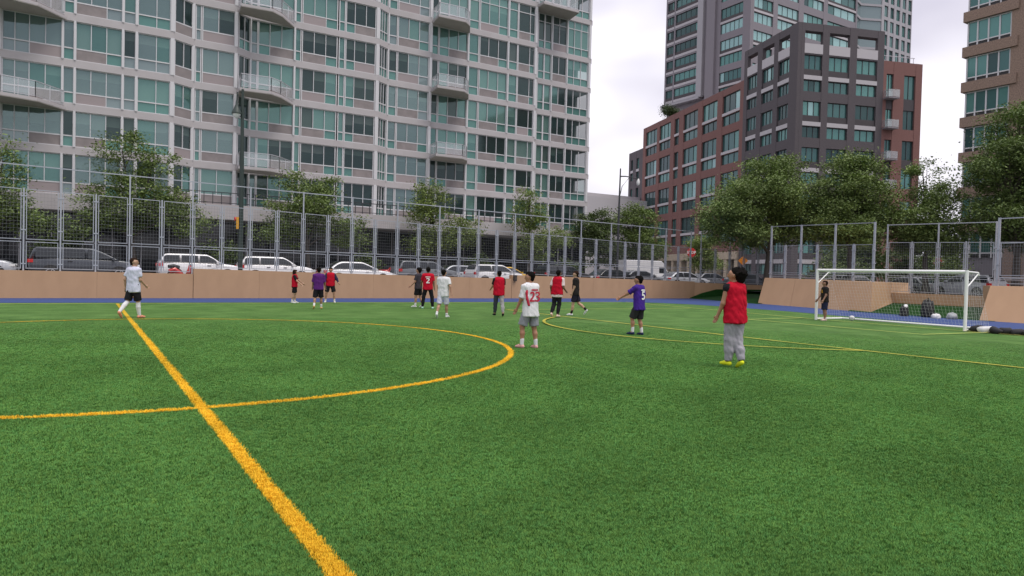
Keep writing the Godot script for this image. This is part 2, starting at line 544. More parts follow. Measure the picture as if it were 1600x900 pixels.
func mesh_panel(t: Node3D, a: Vector3, e: Vector3, y0a: float, y1a: float, y0e: float, y1e: float, hs: float) -> void:
	# one framed panel between plan points a and e
	var f := MB.new()
	var A0 := Vector3(a.x, y0a, a.z); var A1 := Vector3(a.x, y1a, a.z)
	var E0 := Vector3(e.x, y0e, e.z); var E1 := Vector3(e.x, y1e, e.z)
	var u := (e - a).normalized() * 0.02
	f.bar(A0 - u, E0 + u, 0.032); f.bar(A1 - u, E1 + u, 0.032)
	var up := Vector3(0, 0.022, 0)
	f.bar(A0 + up, A1 - up, 0.032); f.bar(E0 + up, E1 - up, 0.032)
	var p := part("panel_frame", f.done(), M.galvanised, t)
	var w := MB.new()
	var off := Vector3(-(e - a).normalized().z, 0, (e - a).normalized().x) * 0.007
	var n := maxi(2, roundi((y1a - y0a) / hs))
	for i in range(1, n):
		var k := float(i) / n
		w.bar(A0.lerp(A1, k) + off, E0.lerp(E1, k) + off, 0.0065)
	n = maxi(2, roundi(a.distance_to(e) / 0.125))
	for i in range(1, n):
		var k := float(i) / n
		w.bar(A0.lerp(E0, k) - off, A1.lerp(E1, k) - off, 0.0048)
	part("wire_mesh", w.done(), M.wire, p)

func fence_run(t: Node3D, pts: Array, base: Array, low: Array, mid: Array, top: Array, tall: Array, thick := 0.062) -> void:
	# pts: plan points of the posts; heights of each post's base, low rail, panel head and rail above
	var o := t.position
	for i in pts.size():
		var p: Vector3 = pts[i] - o
		var b := MB.new()
		var y1: float = top[i] + 0.04 if tall[i] else mid[i] + 0.05
		b.box(Vector3(p.x, (base[i] + y1) * 0.5 - 0.06, p.z), Vector3(thick, y1 - base[i] + 0.12, thick))
		for k in 3:   # clamps that hold the panels
			b.box(Vector3(p.x, lerpf(base[i] + 0.3, mid[i] - 0.3, k * 0.5), p.z), Vector3(0.2, 0.05, thick + 0.03))
		part("post", b.done(), M.galvanised, t)
	for i in pts.size() - 1:
		var a: Vector3 = pts[i] - o; var e: Vector3 = pts[i + 1] - o
		var u := (e - a).normalized()
		var a2 := a + u * 0.10; var e2 := e - u * 0.10
		mesh_panel(t, a2, e2, base[i] + 0.10, low[i], base[i + 1] + 0.10, low[i + 1], 0.2)
		mesh_panel(t, a2, e2, low[i] + 0.12, mid[i], low[i + 1] + 0.12, mid[i + 1], 0.16)
	var last := -1
	for i in pts.size():
		if not tall[i]: continue
		if last >= 0:
			var r := MB.new()
			r.bar(Vector3(pts[last].x - o.x, top[last], pts[last].z - o.z), Vector3(pts[i].x - o.x, top[i], pts[i].z - o.z), 0.045)
			part("top_rail", r.done(), M.galvanised, t)
		last = i

func make_fences() -> void:
	var t := thing("mesh_fence", "long grey steel mesh fence on the tan wall beside the parked cars", "fence", P(20, 0, wall_d(20) + 0.2))
	var pts := []; var ba := []; var lo := []; var mi := []; var to := []; var ta := []
	for i in range(-8, 33):
		var x := -0.89 + 1.358 * i
		if x > 40.3: break
		pts.append(P(x, 0, wall_d(x) + 0.17))
		var w: float = lerpf(1.34, 1.19, (x + 44.0) / 48.6) if x < 4.55 else (lerpf(1.45, 1.25, (x - 4.6) / 18.7) if x < 23.28 else lerpf(1.49, 1.31, (x - 23.3) / 16.9))
		ba.append(w)
		lo.append(2.46 - 0.006 * (x + 1)); mi.append(4.74 - 0.021 * (x + 1)); to.append(5.78 - 0.0155 * (x + 1))
		ta.append(posmod(i, 2) == 0)
	fence_run(t, pts, ba, lo, mi, to, ta)
	t = thing("mesh_fence", "grey mesh fence across the corner above the dark green bank", "fence", P(44, 0, 38.6))
	pts = []; ba = []; lo = []; mi = []; to = []; ta = []
	for i in 7:
		var k := i / 6.0
		pts.append(P(lerpf(40.9, 48.3, k), 0, lerpf(39.0, 36.9, k)))
		ba.append(lerpf(1.22, 1.08, k)); lo.append(2.1); mi.append(3.85); to.append(5.12); ta.append(i % 2 == 0)
	fence_run(t, pts, ba, lo, mi, to, ta)
	t = thing("mesh_fence", "grey mesh fence on the sloping block behind the goal's left post", "fence", P(38, 0, 26))
	pts = []; ba = []; lo = []; mi = []; to = []; ta = []
	for i in 7:
		var k := i / 6.0
		pts.append(P(lerpf(39.3, 36.75, k), 0, lerpf(31.2, 22.45, k)))
		ba.append(lerpf(1.72, 1.62, k)); lo.append(1.95); mi.append(lerpf(3.85, 3.66, k)); to.append(lerpf(5.15, 4.85, k)); ta.append(i % 2 == 0)
	fence_run(t, pts, ba, lo, mi, to, ta, 0.09)
	t = thing("mesh_fence", "grey mesh fence set back behind the bank at the goal's right half", "fence", P(40.25, 0, 20))
	pts = []; ba = []; lo = []; mi = []; to = []; ta = []
	for i in 6:
		var k := i / 5.0
		pts.append(P(40.25, 0, lerpf(23.8, 16.6, k)))
		ba.append(1.02); lo.append(1.9); mi.append(lerpf(3.95, 3.8, k)); to.append(lerpf(4.98, 4.85, k)); ta.append(i % 2 == 0)
	fence_run(t, pts, ba, lo, mi, to, ta)
	t = thing("mesh_fence", "grey mesh fence on the sloping block right of the goal", "fence", P(35.9, 0, 12))
	pts = []; ba = []; lo = []; mi = []; to = []; ta = []
	for i in 9:
		var k := i / 8.0
		pts.append(P(35.95, 0, lerpf(16.0, 5.0, k)))
		ba.append(1.6); lo.append(1.95); mi.append(3.55); to.append(4.68); ta.append(i % 2 == 0)
	fence_run(t, pts, ba, lo, mi, to, ta, 0.09)

func make_goal() -> void:
	var t := thing("soccer_goal", "white soccer goal with a net, in front of the tan blocks", "goal", P(26.0, 0, 15.4))
	var x0 := 0.0
	var za := -18.3 + 15.4; var zb := -12.52 + 15.4
	var h := 2.06
	var r := 0.055
	for z in [za, zb]:
		var b := MB.new()
		b.tube([Vector3(0, 0, z), Vector3(0, h + r, z)], [r, r], 14)
		part("post", b.done(true), M.white_paint, t)
		b = MB.new()
		b.tube([Vector3(r, h, z), Vector3(0.75, h - 0.02, z), Vector3(0.83, h - 0.12, z)], [0.03, 0.03, 0.03], 10)
		b.tube([Vector3(0.03, h - 0.55, z), Vector3(0.76, h - 0.06, z)], [0.022, 0.022], 8)
		part("net_arm", b.done(true), M.white_paint, t)
		b = MB.new()
		b.tube([Vector3(r, 0.045, z), Vector3(1.75, 0.045, z)], [0.038, 0.038], 10)
		part("ground_bar", b.done(true), M.white_paint, t)
	var b := MB.new()
	b.tube([Vector3(0, h, za + r * 0.9), Vector3(0, h, zb - r * 0.9)], [r, r], 14)
	part("crossbar", b.done(true), M.white_paint, t)
	b = MB.new()
	b.tube([Vector3(1.75, 0.045, za - 0.03), Vector3(1.75, 0.045, zb + 0.03)], [0.038, 0.038], 10)
	part("ground_bar", b.done(true), M.white_paint, t)
	# net: roof, back and two sides
	b = MB.new()
	var w := 0.0034
	var nz := 46
	for i in nz + 1:
		var z := lerpf(za, zb, float(i) / nz)
		var sag := 0.05 * sin(i * 0.9)
		b.bar(Vector3(0.04, h - 0.02, z), Vector3(0.8, h - 0.08, z), w)
		b.bar(Vector3(0.8, h - 0.08, z), Vector3(1.25 + sag * 0.5, 1.0, z), w)
		b.bar(Vector3(1.25 + sag * 0.5, 1.0, z), Vector3(1.72, 0.05, z), w)
	for i in 6: b.bar(Vector3(0.13 * i + 0.05, h - 0.02 - 0.01 * i, za), Vector3(0.13 * i + 0.05, h - 0.02 - 0.01 * i, zb), w)
	for i in 17:
		var k := i / 16.0
		var p := Vector3(0.8, h - 0.08, 0).lerp(Vector3(1.72, 0.05, 0), k)
		b.bar(Vector3(p.x, p.y, za), Vector3(p.x, p.y, zb), w)
	for z in [za, zb]:
		for i in range(1, 17):
			var y := i * 0.122
			b.bar(Vector3(0.04, y, z), Vector3(lerpf(1.72, 0.8, clampf(y / h, 0, 1)), y, z), w)
		for i in range(1, 14):
			var x := i * 0.125
			b.bar(Vector3(x, 0.05, z), Vector3(x, h - 0.06 if x < 0.8 else lerpf(h - 0.08, 0.06, (x - 0.8) / 0.92), z), w)
	part("net", b.done(), M.net_cord, t)

# ---------------------------------------------------------------- apartment blocks
var unit_quad: ArrayMesh
var unit_box: ArrayMesh

func frame_basis(dir: Vector3) -> Basis:   # x along the wall (seen from outside left to right), y up, z out of the wall
	return Basis(dir, Vector3.UP, dir.cross(Vector3.UP))

func put(n: String, mesh: Mesh, m: Material, parent: Node, at: Vector3, s: Vector3) -> MeshInstance3D:
	var o := part(n, mesh, m, parent)
	o.position = at
	o.scale = s
	return o

const LEVELS := [5.2, 9.1, 12.1, 15.1, 18.3, 21.5, 24.7, 28.85, 31.9, 35.0]

func condo_window(t: Node3D, o: Vector3, dir: Vector3, xs: Array, low: String, y0: float, y1: float, tone: int) -> void:
	# one bay between two floor bands: xs are the pane edges along the wall
	var bs := frame_basis(dir)
	var h := y1 - y0
	var sill := minf(0.82, h * 0.31)
	var n := xs.size() - 1
	var w: float = xs[n] - xs[0]
	var b := MB.new()
	b.box(Vector3(w * 0.5, sill, 0), Vector3(w + 0.03, 0.085, 0.10))
	b.box(Vector3(w * 0.5, h - 0.03, 0.001), Vector3(w + 0.03, 0.06, 0.10))
	b.box(Vector3(w * 0.5, 0.03, 0.001), Vector3(w + 0.03, 0.06, 0.10))
	if h > 3.2: b.box(Vector3(w * 0.5, h - 0.85, 0), Vector3(w, 0.07, 0.09))
	for i in n + 1:
		var ed := i == 0 or i == n
		var run := not ed and low[i - 1] == "B" and low[i] == "B"      # a panel runs on below
		var y2 := sill if run else 0.0
		b.box(Vector3(xs[i] - xs[0], (h + y2) * 0.5, 0.004), Vector3(0.075 if ed else 0.05, h - y2 - 0.004, 0.12 if ed else 0.09))
	var fr := part("window", b.done(), M.frame_white, t)
	fr.transform = Transform3D(bs, o + dir * xs[0] + Vector3(0, y0, 0))
	var gm: Material = [M.glass_grey, M.glass_teal, M.glass_dark][tone]
	var sm: Material = M.spandrel_grey if tone == 0 and rng.randf() < 0.5 else M.spandrel_glass
	var i := 0
	for k in n:
		var x0: float = xs[k] - xs[0]; var x1: float = xs[k + 1] - xs[0]
		var pg := gm
		var pq := rng.randf()
		if pq < 0.10: pg = M.glass_dark
		elif pq < 0.18: pg = M.glass_teal
		put("pane", unit_quad, pg, fr, Vector3((x0 + x1) * 0.5, (sill + h) * 0.5, -0.03), Vector3(x1 - x0, h - sill, 1))
	while i < n:   # the lower strip: glass lights and mauve panels, equal neighbours joined when they are panels
		var j := i + 1
		if low[i] == "B":
			while j < n and low[j] == "B": j += 1
		var x0: float = xs[i] - xs[0]; var x1: float = xs[j] - xs[0]
		if low[i] == "B":
			put("panel", unit_box, M.panel_mauve if rng.randf() < 0.7 else M.panel_mauve_b, fr, Vector3((x0 + x1) * 0.5, sill * 0.5 + 0.01, 0.0), Vector3(x1 - x0 - 0.03, sill - 0.10, 0.06))
		else:
			put("low_light", unit_quad, sm, fr, Vector3((x0 + x1) * 0.5, sill * 0.5, -0.03), Vector3(x1 - x0, sill, 1))
		i = j
	# blinds and what stands behind the glass
	var q := rng.randf()
	var drop := 0.0
	if tone == 0: drop = [0.0, 0.28, 0.33, 0.45, 0.38, 1.0, 0.0][int(q * 6.99)]
	elif tone == 1: drop = [1.0, 1.0, 0.95, 0.5, 1.0][int(q * 4.99)]
	else: drop = [0.0, 0.0, 0.0, 0.3, 0.42][int(q * 4.99)]
	var bm: Material = M.blind_grey if tone == 0 and q < 0.5 else (M.blind_pale if q > 0.9 else M.blind_sage)
	for k in n:
		var dk := drop
		var z := rng.randf()
		if z < 0.12: dk = 0.0
		elif z < 0.3: dk = clampf(drop + rng.randf_range(-0.15, 0.2), 0.0, 1.0)
		if dk < 0.06: continue
		var hh := (h - sill) * dk
		var x0: float = xs[k] - xs[0]; var x1: float = xs[k + 1] - xs[0]
		put("blind", unit_box, bm, fr, Vector3((x0 + x1) * 0.5, h - hh * 0.5 - 0.02, -0.16), Vector3(x1 - x0 - 0.05, hh, 0.02))

func balcony(t: Node3D, pts: Array, y: float) -> void:   # pts: plan outline; the first and last lie on the facade
	var q := PackedVector2Array()
	for p in pts: q.append(Vector2(p.x, -p.y))
	var b := MB.new()
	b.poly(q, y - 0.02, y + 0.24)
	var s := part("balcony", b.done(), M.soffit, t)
	b = MB.new()
	var g := MB.new()
	var c := Vector2.ZERO
	for p in pts: c += p / pts.size()
	for i in pts.size() - 1:
		var a2: Vector2 = pts[i].lerp(c, 0.04); var e2: Vector2 = pts[i + 1].lerp(c, 0.04)
		var a := P(a2.x, y + 0.24, a2.y); var e := P(e2.x, y + 0.24, e2.y)
		var U := Vector3(0, 1.08, 0)
		b.bar(a + U, e + U, 0.05); b.bar(a + U * 0.1, e + U * 0.1, 0.035)
		var n := maxi(1, roundi(a.distance_to(e) / 1.0))
		for k in n + 1: b.bar(a.lerp(e, float(k) / n), a.lerp(e, float(k) / n) + U, 0.04)
		g.quad(a + U * 0.13, e + U * 0.13, e + U * 0.95, a + U * 0.95)
		# pale edge of the slab
	part("railing", b.done(), M.rail_metal, s)
	part("railing_glass", g.done(), M.rail_glass, s)
	var ed := MB.new()
	for i in pts.size() - 1:
		var a := P(pts[i].x, y + 0.13, pts[i].y); var e := P(pts[i + 1].x, y + 0.13, pts[i + 1].y)
		ed.bar(a, e, 0.03, 0.2)
	part("slab_edge", ed.done(), M.slab_white, s)

func make_condo() -> void:
	var t := thing("apartment_building", "long pale apartment building with green glass, angled bays and balconies", "building")
	rng.seed = 21
	# sections: start, end in plan, floors of bays [pane edges, lower strip, tone]; tone 0 grey sky glass, 1 green blinds, 2 dark rooms
	var sec := [
		[Vector2(-12.0, 58.0), Vector2(5.5, 58.0), [[[-8.6, -7.5, -6.4, -5.3], "BBG", 0], [[-4.75, -4.07, -3.27, -2.36, -1.42], "GGBB", 0], [[-1.33, -0.71], "G", 0], [[-0.6, 0.31, 1.25, 2.2], "BBG", 0], [[2.32, 3.05], "G", 0], [[3.2, 4.4, 5.31], "GG", 0]]],
		[Vector2(5.5, 58.0), Vector2(7.05, 59.0), [[[0.12, 0.9, 1.65], "BB", 2]]],
		[Vector2(7.05, 59.0), Vector2(10.1, 59.0), [[[7.16, 7.52], "G", 0], [[7.63, 8.77, 9.95], "BB", 0]]],
		[Vector2(10.1, 59.0), Vector2(11.3, 59.9), [[[0.2, 0.83, 1.42], "GG", 2]]],
		[Vector2(11.3, 59.9), Vector2(22.1, 59.9), [[[11.36, 11.84], "G", 0], [[11.93, 12.81, 13.75, 14.75], "GBB", 1], [[14.86, 15.3], "G", 1], [[15.43, 16.42, 17.4, 18.37], "BBG", 3], [[18.56, 19.04], "G", 1], [[19.15, 19.92, 20.93, 21.8], "GBB", 2]]],
		[Vector2(22.1, 59.9), Vector2(23.3, 60.7), [[[0.1, 0.46, 0.84, 1.28], "GGG", 2]]],
		[Vector2(23.3, 60.7), Vector2(27.55, 60.7), [[[23.38, 24.13], "G", 0], [[24.25, 25.28, 26.33, 27.3], "BBG", 0]]],
		[Vector2(27.55, 61.0), Vector2(39.4, 61.0), [[[27.75, 28.39], "G", 2], [[28.5, 29.5, 30.51, 31.48], "GBB", 3], [[31.65, 32.71], "G", 1], [[32.85, 33.85, 34.95, 35.98], "BBG", 3], [[36.13, 37.15], "G", 1], [[37.26, 38.64, 39.2], "BG", 2]]],
		[Vector2(39.4, 62.0), Vector2(47.1, 62.0), [[[40.3, 41.04], "G", 1], [[41.12, 41.94], "G", 1], [[42.1, 42.96, 43.92], "BB", 2], [[44.09, 44.94, 45.88, 46.84], "GGG", 3]]],
	]
	var front := []
	for s in sec:
		for p in [s[0], s[1]]:
			if front.is_empty() or front[-1].distance_to(p) > 0.05: front.append(p)
	# floor bands
	for k in LEVELS.size():
		var q := PackedVector2Array()
		var ext := 0.14 if k > 0 else 0.3
		for p in front: q.append(Vector2(p.x, -(p.y - ext)))
		q.append(Vector2(47.1 + ext, -62.0 + ext)); q.append(Vector2(47.1 + ext, -76)); q.append(Vector2(-12.0 - ext, -76))
		var b := MB.new()
		b.poly(q, LEVELS[k], LEVELS[k] + (0.52 if k > 0 else 1.1))
		part("floor_band", b.done(), M.slab_white, t)
	# inner walls that close the rooms, far enough back to stay dark
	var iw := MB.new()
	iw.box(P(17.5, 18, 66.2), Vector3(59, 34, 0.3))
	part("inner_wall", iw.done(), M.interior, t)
	iw = MB.new()
	iw.box(P(-11.8, 18, 66), Vector3(0.3, 34, 15)); 
	part("side_wall", iw.done(), M.slab_white, t)
	iw = MB.new()
	iw.box(P(47.0, 20, 70.2), Vector3(0.3, 29.5, 12))
	part("side_wall", iw.done(), M.slab_white, t)
	# piers
	for p in [[-1.37, 57.96, 0.13], [-0.655, 57.96, 0.13], [2.26, 57.96, 0.14], [3.12, 57.96, 0.16], [5.46, 57.98, 0.26], [6.98, 58.96, 0.22], [10.06, 58.98, 0.24], [11.32, 59.86, 0.1], [14.8, 59.86, 0.14], [22.0, 59.9, 0.28], [23.3, 60.66, 0.12], [27.48, 60.68, 0.26], [31.56, 60.96, 0.16], [36.06, 60.96, 0.14], [39.34, 60.98, 0.26], [40.1, 61.97, 0.3], [42.02, 61.97, 0.12], [44.0, 61.97, 0.12], [47.0, 61.97, 0.26], [-4.85, 57.96, 0.12]]:
		for k in LEVELS.size() - 1:
			var y0: float = LEVELS[k] + (0.52 if k > 0 else 1.1); var y1: float = LEVELS[k + 1]
			var b := MB.new()
			b.box(P(p[0], (y0 + y1) * 0.5, p[1]), Vector3(p[2], y1 - y0 + 0.02, 0.3))
			part("pier", b.done(), M.frame_white, t)
	# windows
	for k in LEVELS.size() - 1:
		var y0: float = LEVELS[k] + (0.52 if k > 0 else 1.1); var y1: float = LEVELS[k + 1]
		for s in sec:
			var a: Vector2 = s[0]; var e: Vector2 = s[1]
			var dir := (P(e.x, 0, e.y) - P(a.x, 0, a.y)).normalized()
			var flat := absf(a.y - e.y) < 0.01
			for bay in s[2]:
				var tone: int = bay[2]
				var q := rng.randf()
				if tone == 3: tone = 1 if q < 0.5 else 2
				elif tone == 2 and q < 0.12: tone = 1
				elif tone == 1 and q < 0.2 and bay[0].size() > 2: tone = 2
				elif tone == 0 and q < 0.12: tone = 1
				condo_window(t, P(0, 0, a.y) if flat else P(a.x, 0, a.y), dir, bay[0], bay[1], y0, y1, tone)
	# balconies
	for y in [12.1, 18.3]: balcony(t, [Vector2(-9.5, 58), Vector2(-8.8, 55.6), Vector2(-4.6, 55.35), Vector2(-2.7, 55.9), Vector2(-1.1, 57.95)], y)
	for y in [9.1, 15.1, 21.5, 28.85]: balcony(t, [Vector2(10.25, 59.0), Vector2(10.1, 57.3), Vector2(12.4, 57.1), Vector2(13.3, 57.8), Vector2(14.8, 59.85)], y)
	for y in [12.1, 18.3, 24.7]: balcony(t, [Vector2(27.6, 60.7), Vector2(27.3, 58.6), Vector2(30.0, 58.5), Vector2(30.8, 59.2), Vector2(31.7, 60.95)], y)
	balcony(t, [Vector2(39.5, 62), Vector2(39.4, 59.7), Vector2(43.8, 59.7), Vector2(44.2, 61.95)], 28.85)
	# dark shopfront under the building
	var sx := -11.5
	while sx < 46.0:
		var b := MB.new()
		var w := 1.9
		b.box(P(sx + w * 0.5, 2.95, 60.3 + (0.0 if sx < 22 else 1.9)), Vector3(w - 0.08, 4.5, 0.05))
		var pane := part("shop_pane", b.done(), M.shop_dark, t)
		b = MB.new()
		var dd := 60.26 + (0.0 if sx < 22 else 1.9)
		b.box(P(sx + 0.02, 2.95, dd), Vector3(0.07, 4.5, 0.08))
		if int(sx * 3) % 2 == 0: b.box(P(sx + w * 0.5, 3.05, dd), Vector3(w - 0.1, 0.07, 0.07))
		part("mullion", b.done(), M.rail_metal, pane)
		sx += w
	# thin black railing on the band over the shops
	var b := MB.new()
	var x := 4.6
	while x < 38.0:
		b.bar(P(x, 6.3, 57.5), P(x, 7.2, 57.5), 0.05)
		x += 0.62
	b.bar(P(4.6, 7.2, 57.5), P(37.6, 7.2, 57.5), 0.06)
	b.bar(P(4.6, 6.42, 57.5), P(37.6, 6.42, 57.5), 0.05)
	part("terrace_railing", b.done(), M.pole_dark, t)
	b = MB.new()
	b.poly(PackedVector2Array([Vector2(3.6, -57.2), Vector2(38.5, -57.2), Vector2(38.5, -63), Vector2(3.6, -63)]), 5.15, 6.28)
	part("shop_canopy", b.done(), M.slab_white, t)

# a brick face: bays and rows leave openings, everything else is wall
func brick_face(t: Node3D, o: Vector2, head: float, s0: float, s1: float, y0: float, y1: float, bays: Array, rows: Array, wall: Material, tone: int, flip := false) -> void:
	var hd := deg_to_rad(head)
	var dir := Vector3(sin(hd), 0, -cos(hd))
	var at := P(o.x, 0, o.y)
	if flip:   # the wall is seen with its running direction from right to left
		dir = -dir
	var bs := frame_basis(dir)
	var base := Transform3D(bs, at)
	var sg := -1.0 if flip else 1.0
	var w := MB.new()
	var deep := 0.5
	# piers between bays, then the wall between rows inside each bay
	var edge := s0
	var cols := []
	for b in bays: cols.append([b[0], b[1]])
	for b in cols + [[s1, s1]]:
		if b[0] - edge > 0.01: w.box(Vector3(sg * (edge + b[0]) * 0.5, (y0 + y1) * 0.5, -deep * 0.5), Vector3(b[0] - edge, y1 - y0, deep))
		edge = b[1]
	for b in cols:
		var y := y1
		for r in rows:   # rows downwards: [top, bottom, kind]
			if y - r[0] > 0.01: w.box(Vector3(sg * (b[0] + b[1]) * 0.5, (y + r[0]) * 0.5, -deep * 0.5 - 0.03), Vector3(b[1] - b[0] + 0.02, y - r[0], deep))
			y = r[1]
		if y - y0 > 0.01: w.box(Vector3(sg * (b[0] + b[1]) * 0.5, (y + y0) * 0.5, -deep * 0.5 - 0.03), Vector3(b[1] - b[0] + 0.02, y - y0, deep))
	var wp := part("wall", w.done(), wall, t)
	wp.transform = base
	for b in cols:
		for r in rows:
			var c := Vector3(sg * (b[0] + b[1]) * 0.5, (r[0] + r[1]) * 0.5, 0)
			var sz := Vector3(b[1] - b[0], r[0] - r[1], 0)
			if r[2] == "white":
				var m := put("sill_band", unit_box, M.panel_light, t, Vector3.ZERO, Vector3.ONE)
				m.transform = base * Transform3D(Basis.from_scale(Vector3(sz.x + 0.06, sz.y, 0.3)), c + Vector3(0, 0, -0.13))
			elif r[2] == "dark":
				var m := put("spandrel", unit_box, M.metal_dark, t, Vector3.ZERO, Vector3.ONE)
				m.transform = base * Transform3D(Basis.from_scale(Vector3(sz.x + 0.02, sz.y, 0.2)), c + Vector3(0, 0, -0.22))
			elif r[2] == "win":
				var q := rng.randf()
				var gm: Material = M.win_mid
				if tone == 0: gm = M.win_teal if q < 0.45 else (M.win_dark if q < 0.65 else M.win_mid)
				elif tone == 1: gm = M.win_dark if q < 0.35 else (M.win_mid if q < 0.85 else M.win_teal)
				else: gm = M.win_pale if q < 0.55 else (M.win_teal if q < 0.85 else M.win_mid)
				far_window(t, base, c, sz, gm, r[3] if r.size() > 3 else 3)

func far_window(t: Node3D, base: Transform3D, c: Vector3, sz: Vector3, gm: Material, n: int) -> void:
	var f := MB.new()
	f.box(Vector3(0, sz.y * 0.5 - 0.03, 0), Vector3(sz.x, 0.07, 0.09)); f.box(Vector3(0, -sz.y * 0.5 + 0.03, 0), Vector3(sz.x, 0.07, 0.09))
	for i in n + 1:
		f.box(Vector3(lerpf(-0.5, 0.5, float(i) / n) * (sz.x - 0.06), 0, 0.003), Vector3(0.065, sz.y - 0.002, 0.1))
	var w := part("window", f.done(), M.win_frame, t)
	w.transform = base * Transform3D(Basis(), c + Vector3(0, 0, -0.28))
	for i in n:
		var g := gm
		if rng.randf() < 0.22: g = [M.win_dark, M.win_teal, M.win_mid, M.win_pale][rng.randi() % 4]
		put("pane", unit_quad, g, w, Vector3(lerpf(-0.5, 0.5, (i + 0.5) / n) * sz.x, 0, -0.02), Vector3(sz.x / n, sz.y, 1))

func rows_of(tops: Array, up: float, sp: float, wh: float, lo: float, n: int) -> Array:
	var r := []
	for b in tops:
		r.append([b, b - up, "win", n])
		if sp > 0.0: r.append([b - up, b - up - sp, "dark"])
		r.append([b - up - sp, b - up - sp - wh, "white"])
		r.append([b - up - sp - wh - 0.06, b - up - sp - wh - 0.06 - lo, "win", n])
	return r

func make_brick_block() -> void:
	rng.seed = 9
	var o := Vector2(79.0, 59.56)
	var t := thing("brick_apartment_block", "dark grey and red brick apartment block with paired windows and white bands", "building", Vector3.ZERO)
	var dark_rows := [[34.15, 32.5, "open"], [32.5, 31.25, "white"]] + rows_of([31.07, 25.05, 19.03, 13.0, 7.0], 1.87, 0.8, 0.55, 1.48, 3)
	# left face (runs away to the left) and right face of the dark corner
	brick_face(t, o, 18.9, 0.0, 13.0, 0.6, 35.15, [[1.83, 4.34], [5.41, 8.27], [9.5, 12.1]], dark_rows, M.brick_dark, 1, true)
	brick_face(t, o, 108.9, 0.52, 13.0, 0.6, 35.15, [[1.0, 3.65], [4.65, 7.72], [8.84, 11.98]], dark_rows, M.brick_dark, 0)
	# red wing on the left
	brick_face(t, o, 18.9, 13.0, 50.3, 5.6, 31.0, [[13.97, 19.13], [20.75, 25.69], [27.28, 32.55], [34.33, 36.16], [37.76, 42.54], [43.72, 48.95]], rows_of([29.95, 23.95, 17.95, 11.95], 2.7, 0.0, 0.42, 1.55, 3), M.brick_red, 1, true)
	# dark tail at the far left
	brick_face(t, o, 18.9, 50.3, 57.6, 0.6, 27.2, [[52.2, 53.6], [55.4, 56.6]], rows_of([25.6, 19.6, 13.6, 7.6], 2.2, 0.0, 0.5, 1.6, 1), M.brick_dark, 1, true)
	# red end on the right
	brick_face(t, o, 108.9, 13.0, 19.1, 0.6, 31.3, [[13.5, 14.6], [16.26, 18.08]], [[29.6, 26.4, "win", 2], [26.4, 24.9, "dark"], [24.9, 22.3, "win", 2], [20.8, 18.2, "win", 2], [18.2, 16.9, "dark"], [16.9, 14.3, "win", 2], [12.6, 10.0, "win", 2]], M.brick_red, 0)
	# solid cores behind the faces so that the block has depth
	var h1 := deg_to_rad(108.9); var h2 := deg_to_rad(18.9)
	var e1 := Vector2(sin(h1), cos(h1)); var e2 := Vector2(sin(h2), cos(h2))
	var cores := [[0.5, 12.9, 0.5, 13.0, 0.6, 32.2, M.brick_dark], [0.5, 14.0, 13.0, 50.2, 5.6, 30.95, M.brick_red], [0.5, 14.0, 50.3, 57.5, 0.6, 27.1, M.brick_dark], [13.0, 19.0, 0.5, 14.0, 0.6, 31.2, M.brick_red], [1.2, 14.0, 13.0, 50.2, 0.6, 5.6, M.interior]]
	for k in cores:
		var b := MB.new()
		var q := PackedVector2Array()
		for s in [[k[0], k[2]], [k[1], k[2]], [k[1], k[3]], [k[0], k[3]]]:
			var p: Vector2 = o + e1 * s[0] + e2 * s[1]
			q.append(Vector2(p.x, -p.y))
		b.poly(q, k[4], k[5])
		part("core", b.done(), k[6], t)
	# roof frame over the open top storey
	var b := MB.new()
	for s in [[0.3, 13.0, 12.7], [13.0, 13.0, 0.0]]: pass
	var q := PackedVector2Array()
	for s in [[13.0, 0.5], [13.0, 1.1], [1.1, 1.1], [1.1, 13.0], [0.5, 13.0], [0.5, 0.5]]:
		var p: Vector2 = o + e1 * s[0] + e2 * s[1]
		q.append(Vector2(p.x, -p.y))
	b.poly(q, 34.2, 35.1)
	part("roof_beam", b.done(), M.brick_dark, t)
	# beige ground floor under the red wing
	for k in 12:
		var p: Vector2 = o + e2 * (13.5 + k * 3.1) + e1 * 0.3
		b = MB.new()
		b.box(P(p.x, 2.6, p.y), Vector3(0.9, 4.0, 0.9), Basis(Vector3.UP, -h2))
		part("ground_column", b.done(), M.stone_beige, t)
	b = MB.new()
	q = PackedVector2Array()
	for s in [[-0.3, 13.0], [1.0, 13.0], [1.0, 50.3], [-0.3, 50.3]]:
		var p: Vector2 = o + e1 * s[0] + e2 * s[1]
		q.append(Vector2(p.x, -p.y))
	b.poly(q, 4.5, 5.65)
	part("ground_band", b.done(), M.stone_beige, t)
	# little balconies on the red end
	for y in [26.2, 22.2, 18.0, 14.2]:
		var p: Vector2 = o + e1 * 13.9 - e2 * 0.5
		b = MB.new()
		b.box(P(p.x, y, p.y), Vector3(1.7, 0.16, 1.1), Basis(Vector3.UP, -(h1 - PI / 2)))
		var s := part("balcony", b.done(), M.tower_grey, t)
		b = MB.new()
		b.box(P(p.x, y + 0.62, p.y) , Vector3(1.7, 0.95, 1.08), Basis(Vector3.UP, -(h1 - PI / 2)))
		part("railing_glass", b.done(), M.rail_glass, s)
	# roof shrubs and rail
	var ro: Vector2 = o + e2 * 40.5 + e1 * 1.6
	b = MB.new()
	for k in 5:
		var p: Vector2 = o + e1 * (14.0 + k * 1.1) + e2 * 0.9
		b.bar(P(p.x, 31.2, p.y), P(p.x, 32.3, p.y), 0.06)
	var pa: Vector2 = o + e1 * 13.6 + e2 * 0.9; var pb: Vector2 = o + e1 * 18.6 + e2 * 0.9
